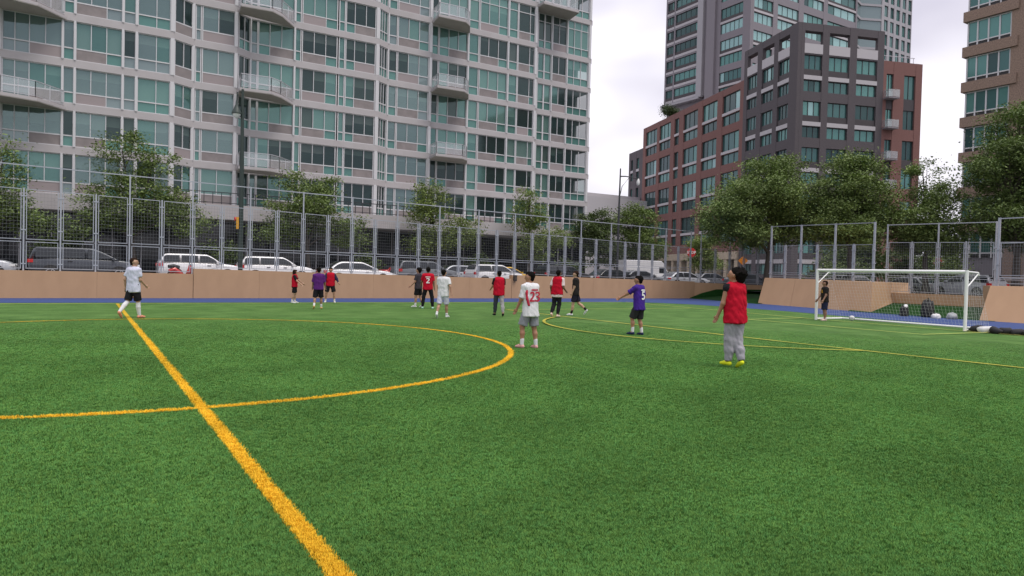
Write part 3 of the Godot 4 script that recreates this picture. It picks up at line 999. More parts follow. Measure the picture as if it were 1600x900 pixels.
	b.bar(P(pa.x, 32.3, pa.y), P(pb.x, 32.3, pb.y), 0.07)
	part("roof_rail", b.done(), M.rail_metal, t)
	shrub("roof_shrub", "dark green shrub on the roof edge of the red brick wing", P(ro.x, 30.9, ro.y), 2.0, 2.8, 2600, 31)

func make_tower() -> void:
	rng.seed = 33
	var t := thing("glass_tower", "tall grey tower with green windows rising behind the brick block", "building")
	var o := Vector2(112.0, 95.6)
	var top := 74.0
	var core := MB.new()
	core.poly(PackedVector2Array([Vector2(112.6, -96.2), Vector2(146.7, -96.2), Vector2(146.9, -98.9), Vector2(154.5, -98.9), Vector2(154.5, -119.0), Vector2(112.6, -119.0)]), 0.6, top)
	part("core", core.done(), M.tower_grey, t)
	# left faces, along the way across the field: banded part and paired part
	var rows := []
	var y := 69.94
	while y > 41.5:
		rows.append([y - 0.35, y - 2.05, "win", 5]); rows.append([y - 2.05, y - 2.75, "dark"]); rows.append([y - 2.75, y - 3.27, "white"])
		y -= 3.27
	brick_face(t, o, 0.0, 11.2, 23.8, 40.2, top, [[13.5, 20.8], [21.2, 23.4]], rows, M.tower_grey, 1, true)
	var r2 := []
	y = 70.15
	while y > 20.0:
		r2.append([y, y - 2.0, "win", 5]); r2.append([y - 2.0, y - 2.65, "dark"]); r2.append([y - 2.65, y - 3.1, "white"]); r2.append([y - 3.15, y - 5.15, "win", 5])
		y -= 6.55
	brick_face(t, o, 0.0, 0.0, 9.0, 0.6, top, [[1.92, 7.7]], r2, M.tower_grey, 2, true)
	# pale piers
	var b := MB.new()
	b.box(P(111.8, 60.75, 108.4), Vector3(0.9, 41.5, 1.5)); part("pier", b.done(), M.tower_pale, t)
	b = MB.new()
	b.box(P(111.9, 37, 105.6), Vector3(0.8, 74, 2.3)); part("pier", b.done(), M.tower_grey, t)
	b = MB.new()
	b.box(P(111.95, 39.95, 114.0), Vector3(1.4, 0.5, 11.5)); part("soffit_band", b.done(), M.tower_pale, t)
	# right face
	var r3 := []
	y = 70.75
	while y > 26.0:
		r3.append([y, y - 2.0, "win", 4]); r3.append([y - 2.0, y - 2.5, "dark"]); r3.append([y - 2.5, y - 2.95, "white"]); r3.append([y - 3.0, y - 5.0, "win", 4])
		y -= 6.55
	brick_face(t, o, 90.0, 0.52, 34.8, 0.6, top, [[1.0, 6.7], [8.1, 14.7], [16.3, 22.9], [24.3, 34.3]], r3, M.tower_grey, 2)
	# glass corner and the pale gridded end
	b = MB.new()
	b.poly(PackedVector2Array([Vector2(146.8, -96.1), Vector2(150.4, -97.2), Vector2(155.0, -95.1), Vector2(155.0, -99.0), Vector2(146.8, -99.0)]), 0.6, top)
	part("corner_glass", b.done(), M.spandrel_grey, t)
	for k in 14:
		b = MB.new()
		var yy := 71.14 - k * 3.27
		b.bar(P(146.8, yy, 96.0), P(150.4, yy, 97.1), 0.25, 0.5); b.bar(P(150.4, yy, 97.1), P(155.0, yy, 95.0), 0.25, 0.5)
		part("corner_band", b.done(), M.tower_pale, t)
	var gr := []
	y = 71.54
	while y > 26.0:
		gr.append([y, y - 2.5, "win", 2]); y -= 3.27
	brick_face(t, Vector2(155.0, 94.9), 90.0, 0.0, 12.2, 0.6, top, [[1.0, 2.5], [3.4, 4.9], [5.8, 7.3], [8.2, 9.7], [10.6, 12.0]], gr, M.tower_pale, 2)
	b = MB.new()
	b.poly(PackedVector2Array([Vector2(155.02, -95.45), Vector2(167.1, -95.45), Vector2(167.1, -112), Vector2(155.02, -112)]), 0.6, top - 0.1)
	part("core", b.done(), M.tower_pale, t)

func make_tan_block() -> void:
	rng.seed = 41
	var t := thing("tan_apartment_block", "tan brick apartment block with green strip windows at the right edge", "building")
	var o := Vector2(64.8, 31.6)
	var lv := []
	var y := 27.9
	while y > 4.0:
		lv.append(y); y -= 3.0
	# glazed bay: spandrel bands stand proud at the corner
	for b0 in lv:
		var b := MB.new()
		b.box(P(64.75, b0 - 0.42, 29.95), Vector3(0.9, 0.85, 4.2)); part("brick_band", b.done(), M.brick_tan, t)
		var f := MB.new()
		var zs := [31.75, 31.0, 30.15, 29.3, 28.45]
		for i in 5:
			f.box(Vector3(0, -1.1, -zs[i] + 30.0), Vector3(0.12, 2.15, 0.11))
		f.box(Vector3(0, -1.78, 0.0), Vector3(0.11, 0.1, 3.3)); f.box(Vector3(0, -0.06, 0.0), Vector3(0.11, 0.1, 3.3))
		var w := part("window", f.done(), M.frame_white, t)
		w.position = P(64.62, b0 - 0.85, 30.0)
		for i in 4:
			var q := rng.randf()
			var g := MB.new()
			g.box(Vector3(0.03, -0.93, -(zs[i] + zs[i + 1]) * 0.5 + 30.0), Vector3(0.03, 1.66, zs[i] - zs[i + 1] - 0.1))
			part("pane", g.done(), M.win_teal if q < 0.6 else (M.win_mid if q < 0.8 else M.win_dark), w)
			g = MB.new()
			g.box(Vector3(0.02, -1.97, -(zs[i] + zs[i + 1]) * 0.5 + 30.0), Vector3(0.05, 0.2, zs[i] - zs[i + 1] - 0.12))
			part("vent", g.done(), M.plastic_black, w)
	var c := MB.new()
	c.poly(PackedVector2Array([Vector2(64.75, -31.8), Vector2(80, -31.8), Vector2(80, -28.4), Vector2(64.75, -28.4)]), 0.6, 30.5)
	part("core", c.done(), M.tower_grey, t)
	c = MB.new()
	c.poly(PackedVector2Array([Vector2(64.45, -28.38), Vector2(80, -28.38), Vector2(80, -4), Vector2(64.45, -4)]), 0.6, 30.5)
	part("wall", c.done(), M.brick_tan, t)

func make_far_block() -> void:
	var t := thing("far_building", "plain pale grey building far off between the apartment blocks", "building", P(92, 0, 120))
	var b := MB.new()
	b.box(Vector3(0, 8.2, 0), Vector3(40, 16.4, 30))
	part("wall", b.done(), M.far_grey, t)
	b = MB.new()
	b.box(Vector3(-4, 16.9, 2), Vector3(26, 1.0, 20))
	part("roof", b.done(), M.panel_light, t)

# ---------------------------------------------------------------- trees
func leaves(b: MB, r: RandomNumberGenerator, at: Vector3, rad: Vector3, n: int, size: float, tint: Color) -> void:
	for i in n:
		var p := Vector3(r.randfn(), r.randfn(), r.randfn()) * 0.52
		p = at + p * rad
		var nn := Vector3(r.randfn() * 0.7, absf(r.randfn()) + 0.35, r.randfn() * 0.7).normalized()
		var a := nn.cross(Vector3(r.randfn(), r.randfn(), r.randfn())).normalized()
		var e := nn.cross(a)
		var l := size * r.randf_range(0.5, 1.4)
		var o := b.v.size()
		b.v.append(p - a * l * 0.5); b.v.append(p + e * l * 0.27 - nn * l * 0.06); b.v.append(p + a * l * 0.5); b.v.append(p - e * l * 0.27 - nn * l * 0.06)
		b.tri(o, o + 1, o + 2); b.tri(o, o + 2, o + 3)
		var f := r.randf_range(0.8, 1.25)
		var w := r.randf_range(-0.012, 0.02)
		var c := Color((tint.r + w) * f, (tint.g + w * 0.8) * f, tint.b * f)
		for k in 4: b.c.append(c)

func tree(n: String, label: String, at: Vector3, trunk: float, tr: float, lobes: Array, clumps: int, per: int, size: float, sd: int, tint: Color, group := "") -> void:
	# lobes: [offset, radii] ellipsoids that the crown fills; at is the foot of the trunk
	var t := thing(n, label, "tree", at, 0.0, group)
	var r := RandomNumberGenerator.new()
	r.seed = sd
	var w := MB.new()
	var fork := Vector3(r.randf_range(-0.15, 0.15), trunk, r.randf_range(-0.15, 0.15))
	w.tube([Vector3(0, -0.1, 0), Vector3(0.03, trunk * 0.4, 0.02), fork, fork + Vector3(0.05, 0.6, 0)], [tr * 1.35, tr, tr * 0.85, tr * 0.5], 9)
	var cr := MB.new()
	var vol := 0.0
	for l in lobes: vol += l[1].x * l[1].y * l[1].z
	for l in lobes:
		var c: Vector3 = l[0]; var rr: Vector3 = l[1]
		var k := maxi(3, roundi(clumps * rr.x * rr.y * rr.z / vol))
		var hub := fork.lerp(c, 0.55) + Vector3(r.randf_range(-0.2, 0.2), 0.2, r.randf_range(-0.2, 0.2))
		w.tube([fork, fork.lerp(hub, 0.5) + Vector3(0, 0.15, 0), hub, c], [tr * 0.55, tr * 0.45, tr * 0.33, tr * 0.16], 7)
		for i in k:
			var d := Vector3(r.randfn(), r.randfn(), r.randfn()).normalized() * pow(r.randf(), 0.42)
			var p := c + d * rr
			var cs := r.randf_range(0.45, 0.95)
			if i % 2 == 0:
				w.tube([hub.lerp(c, r.randf()), hub.lerp(p, 0.6) + Vector3(0, 0.12, 0), p], [tr * 0.16, tr * 0.1, 0.012], 5)
			leaves(cr, r, p, Vector3(cs * 1.15, cs * 0.55, cs * 1.15), per, size, tint * r.randf_range(0.8, 1.2))
	part("trunk", w.done(true), M.bark, t)
	part("crown", cr.done(), M.leaf, t)

func shrub(n: String, label: String, at: Vector3, rx: float, h: float, cnt: int, sd: int, tint := Color(0.035, 0.062, 0.02), group := "") -> void:
	var t := thing(n, label, "shrub", at, 0.0, group)
	var r := RandomNumberGenerator.new()
	r.seed = sd
	var w := MB.new()
	var cr := MB.new()
	for i in 8:
		var p := Vector3(r.randf_range(-0.7, 0.7) * rx, r.randf_range(0.35, 0.85) * h, r.randf_range(-0.7, 0.7) * rx)
		w.tube([Vector3(0, 0, 0), p * 0.6, p], [0.05, 0.03, 0.012], 5)
		leaves(cr, r, p, Vector3(rx * 0.5, h * 0.28, rx * 0.5), cnt / 5, 0.24, tint)
	part("stem", w.done(true), M.bark, t)
	part("crown", cr.done(), M.leaf, t)

func make_trees() -> void:
	var g := Color(0.125, 0.178, 0.05)
	var gl := Color(0.155, 0.21, 0.056)
	var gd := Color(0.07, 0.105, 0.032)
	var row := "street trees in front of the pale apartment building"
	tree("street_tree", "tall street tree with a ragged top at the picture's left", P(2.9, 0.7, 53.8), 2.6, 0.17, [[Vector3(0.1, 5.2, 0), Vector3(3.4, 2.0, 2.4)], [Vector3(-0.8, 8.6, 0), Vector3(1.3, 1.5, 1.3)], [Vector3(1.1, 8.0, 0), Vector3(1.5, 1.3, 1.4)], [Vector3(2.6, 4.3, 0), Vector3(2.2, 1.6, 1.8)], [Vector3(-2.4, 3.6, -0.3), Vector3(1.8, 1.2, 1.5)]], 165, 132, 0.18, 101, g, row)
	tree("street_tree", "street tree cut off by the left edge of the picture", P(-5.2, 0.7, 53.8), 2.4, 0.17, [[Vector3(0.3, 4.6, 0), Vector3(2.6, 1.8, 2.2)], [Vector3(0.9, 7.1, 0), Vector3(1.2, 1.3, 1.2)], [Vector3(2.2, 3.8, 0), Vector3(1.8, 1.2, 1.5)], [Vector3(-2.4, 5.5, 0), Vector3(2.2, 2.2, 2.0)]], 117, 132, 0.18, 102, g, row)
	tree("street_tree", "low wide street tree behind the white cars", P(14.6, 0.7, 53.8), 2.5, 0.16, [[Vector3(-0.2, 5.4, 0), Vector3(2.8, 1.9, 2.2)], [Vector3(1.3, 7.2, 0), Vector3(1.3, 1.0, 1.2)], [Vector3(-1.2, 7.5, 0), Vector3(1.2, 0.9, 1.1)], [Vector3(3.0, 3.9, 0), Vector3(1.9, 1.3, 1.6)], [Vector3(-2.2, 3.4, 0), Vector3(1.8, 1.1, 1.4)]], 146, 126, 0.18, 103, g, row)
	tree("street_tree", "light green street tree behind the long fence's middle", P(25.4, 0.7, 54.2), 2.4, 0.15, [[Vector3(-0.6, 6.0, 0), Vector3(1.9, 2.1, 1.7)], [Vector3(-0.7, 7.9, 0), Vector3(1.0, 0.9, 1.0)], [Vector3(2.3, 4.3, 0), Vector3(2.3, 1.3, 1.7)], [Vector3(-0.4, 3.2, 0), Vector3(2.2, 1.2, 1.6)]], 121, 120, 0.18, 104, gl, row)
	tree("street_tree", "narrow light green street tree near the pale building's right corner", P(35.2, 0.7, 54.6), 2.4, 0.15, [[Vector3(-0.2, 6.3, 0), Vector3(1.5, 2.2, 1.5)], [Vector3(-0.3, 8.2, 0), Vector3(0.8, 0.8, 0.8)], [Vector3(2.6, 4.4, 0), Vector3(2.0, 1.2, 1.5)], [Vector3(0.3, 3.2, 0), Vector3(1.9, 1.1, 1.5)]], 107, 120, 0.18, 105, gl, row)
	tree("corner_tree", "dark rounded tree just right of the pale building", P(47.0, 0.7, 59.6), 2.4, 0.18, [[Vector3(-0.3, 5.4, 0), Vector3(2.5, 2.6, 2.2)], [Vector3(0.6, 3.2, 0), Vector3(2.8, 1.8, 2.0)]], 138, 149, 0.21, 106, gd)
	tree("corner_tree", "tree beside the thin street lamp, before the red brick wing", P(52.4, 0.7, 59.2), 2.6, 0.18, [[Vector3(-0.8, 6.6, 0), Vector3(2.6, 2.2, 2.0)], [Vector3(0.4, 4.0, 0), Vector3(3.3, 2.2, 2.2)], [Vector3(-2.0, 7.6, 0), Vector3(0.9, 0.7, 0.9)]], 149, 149, 0.21, 107, g)
	tree("corner_tree", "small light green tree low before the red brick wing", P(57.6, 0.6, 54.6), 1.6, 0.12, [[Vector3(0, 4.3, 0), Vector3(1.7, 1.2, 1.5)], [Vector3(0.4, 2.8, 0), Vector3(2.0, 1.0, 1.5)]], 69, 142, 0.18, 108, gl)
	var big := Color(0.13, 0.185, 0.055)
	tree("shade_tree", "broad shade tree hiding the lower brick block, left of the goal", P(43.0, 0.6, 34.5), 2.9, 0.24, [[Vector3(-0.5, 7.0, 0), Vector3(4.2, 1.9, 3.4)], [Vector3(-4.0, 5.4, 0), Vector3(2.6, 1.4, 2.2)], [Vector3(-2.5, 4.3, 0), Vector3(3.2, 1.0, 2.6)], [Vector3(2.4, 5.2, 0), Vector3(3.4, 1.7, 2.8)], [Vector3(0.8, 9.2, 0), Vector3(2.8, 1.0, 2.2)]], 379, 170, 0.17, 109, big)
	tree("shade_tree", "shade tree standing above the goal with drooping branches", P(47.2, 0.6, 30.6), 2.9, 0.22, [[Vector3(-0.6, 7.0, 0), Vector3(3.4, 1.9, 2.8)], [Vector3(2.4, 5.3, 0), Vector3(2.6, 1.4, 2.2)], [Vector3(-1.0, 4.6, 0), Vector3(3.6, 1.2, 2.8)], [Vector3(0.2, 9.3, 0), Vector3(2.5, 1.0, 2.0)]], 322, 170, 0.17, 110, big)
	tree("shade_tree", "open airy tree between the brick block and the tan block", P(51.5, 0.6, 27.6), 2.7, 0.2, [[Vector3(-1.0, 5.6, 0), Vector3(2.4, 1.6, 2.2)], [Vector3(-0.8, 8.9, 0), Vector3(1.3, 0.7, 1.2)], [Vector3(0.6, 7.4, 0), Vector3(2.2, 1.0, 1.8)], [Vector3(0.8, 4.2, 0), Vector3(3.0, 1.3, 2.4)]], 195, 156, 0.17, 111, big)
	tree("shade_tree", "large dark tree at the right edge before the tan block", P(54.6, 0.6, 23.2), 2.8, 0.26, [[Vector3(0.2, 8.4, 0), Vector3(4.0, 2.8, 3.2)], [Vector3(-2.9, 9.2, 0.6), Vector3(2.2, 1.5, 2.0)], [Vector3(-2.0, 5.6, 0), Vector3(3.2, 1.6, 2.6)], [Vector3(1.6, 5.0, 0), Vector3(3.2, 1.8, 2.8)], [Vector3(0.6, 11.8, 0), Vector3(3.0, 1.7, 2.4)]], 413, 170, 0.17, 112, Color(0.105, 0.155, 0.046))
	for a in [[8.6, 55.5, 1.4, 2.6, "dark shrub behind the fence, left of the tall lamp post"], [19.6, 55.5, 1.5, 2.4, "dark shrub behind the fence near the silver sedan"], [30.2, 55.8, 1.5, 2.5, "dark shrub behind the fence beside the white hatchback"], [-1.8, 55.6, 1.6, 2.8, "dark shrub behind the dark minivan"], [40.8, 56.4, 1.4, 2.3, "shrub behind the fence near the dark parked cars"]]:
		shrub("street_shrub", a[4], P(a[0], 0.72, a[1]), a[2], a[3], 900, int(a[0] * 7) + 300, gd, "shrubs along the pale building")
	for a in [[58, 20.5, 2.0, 3.0, "shrub row seen through the goal's right half"], [52, 17.6, 1.8, 2.6, "shrub behind the goal's right post"], [60, 31, 2.2, 3.4, "shrub behind the left part of the goal"], [66, 44, 2.6, 3.4, "shrub below the broad shade tree's right side"]]:
		shrub("street_shrub", a[4], P(a[0], 0.6, a[1]), a[2], a[3], 900, int(a[0] * 7) + 400, g, "shrubs behind the goal")
	for a in [[69.9, 45.2, 201, "far tree low behind the goal's left post"], [80.2, 44.8, 202, "far tree behind the middle of the goal"], [82.0, 39.5, 203, "far tree below the gap between brick and tan blocks"], [76.7, 34.0, 204, "far tree behind the goal's right post"], [92.0, 47.0, 205, "farthest tree in the gap between brick and tan blocks"]]:
		tree("far_tree", a[3], P(a[0], 0.6, a[1]), 1.4, 0.2, [[Vector3(0, 3.4, 0), Vector3(3.8, 2.2, 3.0)], [Vector3(1.0, 5.2, 0), Vector3(2.4, 1.6, 2.2)], [Vector3(-0.6, 1.6, 0), Vector3(4.2, 1.3, 3.0)]], 120, 70, 0.36, a[2], gd, "trees far behind the goal")

# ---------------------------------------------------------------- vehicles
const KINDS := {
	# length, width, height, belt, hood height, greenhouse at the belt (rear, front) and at the roof (rear, front) as shares of the length, tail height
	"sedan": [4.75, 1.82, 1.44, 0.97, 0.86, 0.07, 0.75, 0.27, 0.52, 0.96],
	"suv": [4.55, 1.86, 1.62, 1.13, 1.02, 0.01, 0.74, 0.09, 0.56, 1.12],
	"hatch": [4.2, 1.78, 1.52, 1.04, 0.94, 0.01, 0.77, 0.09, 0.56, 1.03],
	"minivan": [5.05, 1.96, 1.72, 1.16, 1.04, 0.01, 0.80, 0.06, 0.55, 1.14],
	"van": [5.6, 2.05, 2.55, 1.30, 1.12, 0.0, 0.90, 0.0, 0.76, 1.30],
}

func car(kind: String, label: String, category: String, x: float, d: float, turn: float, m: Material, y := 0.66, scale := 1.0) -> Node3D:
	var k: Array = KINDS[kind]
	var L: float = k[0]; var W: float = k[1] * 0.5; var Hh: float = k[2]
	var t := thing({"sedan": "parked_sedan", "suv": "parked_suv", "hatch": "parked_hatchback", "minivan": "parked_minivan", "van": "parked_van"}[kind], label, category, P(x, y, d), turn, "cars parked along the street")
	t.scale = Vector3.ONE * scale
	var belt: float = k[3]; var hood: float = k[4]; var tail: float = k[9]
	# lower body: rings along the length, nose at +x
	var st := [[0.0, 0.42, tail - 0.16, 0.86], [0.012, 0.32, tail - 0.05, 0.94], [0.05, 0.24, tail, 0.985], [0.2, 0.2, maxf(tail, belt), 1.0], [0.5, 0.2, belt, 1.0], [k[6] - 0.02, 0.2, lerpf(belt, hood, 0.25), 1.0], [lerpf(k[6], 1.0, 0.5), 0.2, hood + 0.01, 0.985], [0.94, 0.24, hood - 0.07, 0.94], [0.985, 0.3, hood - 0.19, 0.84], [1.0, 0.4, hood - 0.3, 0.76]]
	var rs := []
	for s in st:
		var px: float = (s[0] - 0.5) * L
		var w: float = W * s[3]; var y0: float = s[1]; var y1: float = s[2]
		var my := lerpf(y0, y1, 0.55)
		var ring := []
		for q in [[0.8, y0], [0.97, y0 + 0.08], [1.0, my], [0.965, y1 - 0.07], [0.88, y1], [0.0, y1 + 0.025], [-0.88, y1], [-0.965, y1 - 0.07], [-1.0, my], [-0.97, y0 + 0.08], [-0.8, y0]]:
			ring.append(Vector3(px, q[1], -w * q[0]))
		rs.append(ring)
	var b := MB.new()
	b.rings(rs)
	part("body", b.done(true), m, t)
	# cabin: a painted shell with a curved roof line, glass set into its sides and ends
	var rb: float = (k[5] - 0.5) * L; var fb: float = (k[6] - 0.5) * L; var rt: float = (k[7] - 0.5) * L; var ft: float = (k[8] - 0.5) * L
	var wb := W * 0.95; var wt := W * 0.74
	if kind == "van": wt = W * 0.88
	var yb := belt - 0.04; var yt := Hh
	var sr := (rt - rb) / (fb - rb); var sf := (ft - rb) / (fb - rb)
	var top := func(s: float) -> float:
		var q := 1.0
		if s < sr: q = sin(clampf(s / maxf(sr, 0.01), 0.0, 1.0) * PI / 2)
		elif s > sf: q = cos(clampf((s - sf) / (1.0 - sf), 0.0, 1.0) * PI / 2) * 0.45 + (1.0 - (s - sf) / (1.0 - sf)) * 0.55
		var crown := 1.0 - (0.0 if kind == "van" else 0.05) * pow(absf((s - (sr + sf) * 0.5) / 0.5), 2.0)
		return yb + (yt - yb) * q * crown
	var wid := func(yy: float) -> float: return lerpf(wb, wt, clampf((yy - yb) / (yt - yb), 0.0, 1.0))
	var rs2 := []
	for q in 25:
		var s := q / 24.0
		var ty: float = top.call(s); var px := lerpf(rb, fb, s)
		var e := minf(0.05, (ty - yb) * 0.5)
		var w2: float = wid.call(ty)
		rs2.append([Vector3(px, yb - 0.05, -wb), Vector3(px, ty - e, -wid.call(ty - e)), Vector3(px, ty - e * 0.25, -w2 * 0.95), Vector3(px, ty, -w2 * 0.8), Vector3(px, ty + 0.012, 0), Vector3(px, ty, w2 * 0.8), Vector3(px, ty - e * 0.25, w2 * 0.95), Vector3(px, ty - e, wid.call(ty - e)), Vector3(px, yb - 0.05, wb)])
	b = MB.new()
	b.rings(rs2)
	part("cabin", b.done(kind != "van"), m, t)
	if kind != "van":
		var cuts := [0.07, 0.42, 0.90] if kind in ["sedan", "hatch"] else [0.05, 0.33, 0.62, 0.91]
		for sd in [1.0, -1.0]:
			for c in cuts.size() - 1:
				b = MB.new()
				var a0: float = cuts[c] + 0.016; var a1: float = cuts[c + 1] - 0.016
				for q in 8:
					var s0 := lerpf(a0, a1, q / 8.0); var s1 := lerpf(a0, a1, (q + 1) / 8.0)
					var pl := yb + 0.055
					var h0: float = maxf(top.call(s0) - 0.085, pl + 0.004); var h1: float = maxf(top.call(s1) - 0.085, pl + 0.004)
					var A := Vector3(lerpf(rb, fb, s0), pl, (wid.call(pl) + 0.008) * sd); var B := Vector3(lerpf(rb, fb, s1), pl, (wid.call(pl) + 0.008) * sd)
					var C := Vector3(lerpf(rb, fb, s1), h1, (wid.call(h1) + 0.010) * sd); var D := Vector3(lerpf(rb, fb, s0), h0, (wid.call(h0) + 0.010) * sd)
					if sd > 0: b.quad(A, B, C, D)
					else: b.quad(B, A, D, C)
				part("side_window", b.done(), M.car_glass, t)
		for fr in [true, false]:
			b = MB.new()
			var a0: float = sf + 0.03 if fr else 0.02
			var a1: float = 0.965 if fr else maxf(sr - 0.02, 0.06)
			for q in 6:
				var s0 := lerpf(a0, a1, q / 6.0); var s1 := lerpf(a0, a1, (q + 1) / 6.0)
				var y0: float = top.call(s0); var y1: float = top.call(s1)
				var n2 := Vector3(y0 - y1, lerpf(rb, fb, s1) - lerpf(rb, fb, s0), 0).normalized() * 0.02
				var z0: float = wid.call(y0) * 0.8; var z1: float = wid.call(y1) * 0.8
				b.quad(Vector3(lerpf(rb, fb, s0), y0, z0) + n2, Vector3(lerpf(rb, fb, s1), y1, z1) + n2, Vector3(lerpf(rb, fb, s1), y1, -z1) + n2, Vector3(lerpf(rb, fb, s0), y0, -z0) + n2)
			part("windscreen" if fr else "rear_window", b.done(), M.car_glass, t)
	if kind == "van":
		b = MB.new()
		b.quad(Vector3(fb + 0.012, yb + 0.06, wb * 0.93), Vector3(fb + 0.012, yb + 0.06, -wb * 0.93), Vector3(ft + 0.03, yt - 0.35, -wt * 0.94), Vector3(ft + 0.03, yt - 0.35, wt * 0.94))
		part("windscreen", b.done(), M.car_glass, t)
		for sd in [1.0, -1.0]:
			b = MB.new()
			b.hexa([Vector3(fb - 1.15, yb + 0.05, (wb - 0.0) * sd - 0.01), Vector3(fb - 0.16, yb + 0.05, wb * sd - 0.01), Vector3(fb - 0.16, yb + 0.05, wb * sd + 0.01), Vector3(fb - 1.15, yb + 0.05, wb * sd + 0.01), Vector3(fb - 1.15, yb + 0.62, lerpf(wb, wt, 0.5) * sd - 0.01), Vector3(fb - 0.42, yb + 0.62, lerpf(wb, wt, 0.5) * sd - 0.01), Vector3(fb - 0.42, yb + 0.62, lerpf(wb, wt, 0.5) * sd + 0.012), Vector3(fb - 1.15, yb + 0.62, lerpf(wb, wt, 0.5) * sd + 0.012)])
			part("side_window", b.done(), M.car_glass, t)
	# wheels
	var wr := 0.335 if kind in ["sedan", "hatch"] else 0.365
	for sx in [-0.31, 0.30]:
		for sd in [1.0, -1.0]:
			b = MB.new()
			b.lathe([Vector2(0.01, -0.11), Vector2(wr * 0.62, -0.11), Vector2(wr * 0.9, -0.115), Vector2(wr, -0.08), Vector2(wr, 0.08), Vector2(wr * 0.9, 0.115), Vector2(wr * 0.62, 0.11), Vector2(0.01, 0.10)], 22, Transform3D(Basis(Vector3.RIGHT, sd * PI / 2), Vector3(sx * L, wr, sd * (W - 0.10))))
			var wh := part("wheel", b.done(true), M.rubber, t)
			b = MB.new()
			for s in 5:
				var a := TAU * s / 5
				b.bar(Vector3(sx * L, wr, sd * (W + 0.008)), Vector3(sx * L + cos(a) * wr * 0.6, wr + sin(a) * wr * 0.6, sd * (W + 0.008)), 0.07, 0.03)
			b.lathe([Vector2(wr * 0.55, 0.0), Vector2(wr * 0.66, 0.012), Vector2(wr * 0.66, 0.02), Vector2(wr * 0.55, 0.02)], 22, Transform3D(Basis(Vector3.RIGHT, sd * PI / 2), Vector3(sx * L, wr, sd * W)))
			part("rim", b.done(), M.rim, wh)
			b = MB.new()
			b.lathe([Vector2(0.01, -0.2), Vector2(wr + 0.055, -0.2), Vector2(wr + 0.055, 0.004), Vector2(wr * 0.9, 0.004)], 22, Transform3D(Basis(Vector3.RIGHT, sd * PI / 2), Vector3(sx * L, wr + 0.02, sd * (W - 0.004))))
			part("wheel_arch", b.done(), M.plastic_black, t)
	for sd in [1.0, -1.0]:
		b = MB.new()
		b.box(Vector3(-0.5 * L + 0.10, tail - 0.15, sd * W * 0.87), Vector3(0.24, 0.17, W * 0.22))
		part("tail_light", b.done(), M.tail_red, t)
		b = MB.new()
		b.box(Vector3(0.5 * L - 0.17, hood - 0.2, sd * W * 0.80), Vector3(0.26, 0.13, W * 0.26))
		part("headlight", b.done(), M.lamp_clear, t)
		b = MB.new()
		b.box(Vector3(fb - 0.28, yb + 0.06, sd * (W + 0.06)), Vector3(0.12, 0.14, 0.18))
		part("mirror", b.done(), m, t)
		b = MB.new()
		for q in [0.36, 0.58]: b.box(Vector3((q - 0.5) * L, belt - 0.16, sd * (W * 0.985)), Vector3(0.2, 0.035, 0.05))
		part("door_handles", b.done(), M.plastic_black, t)
	return t

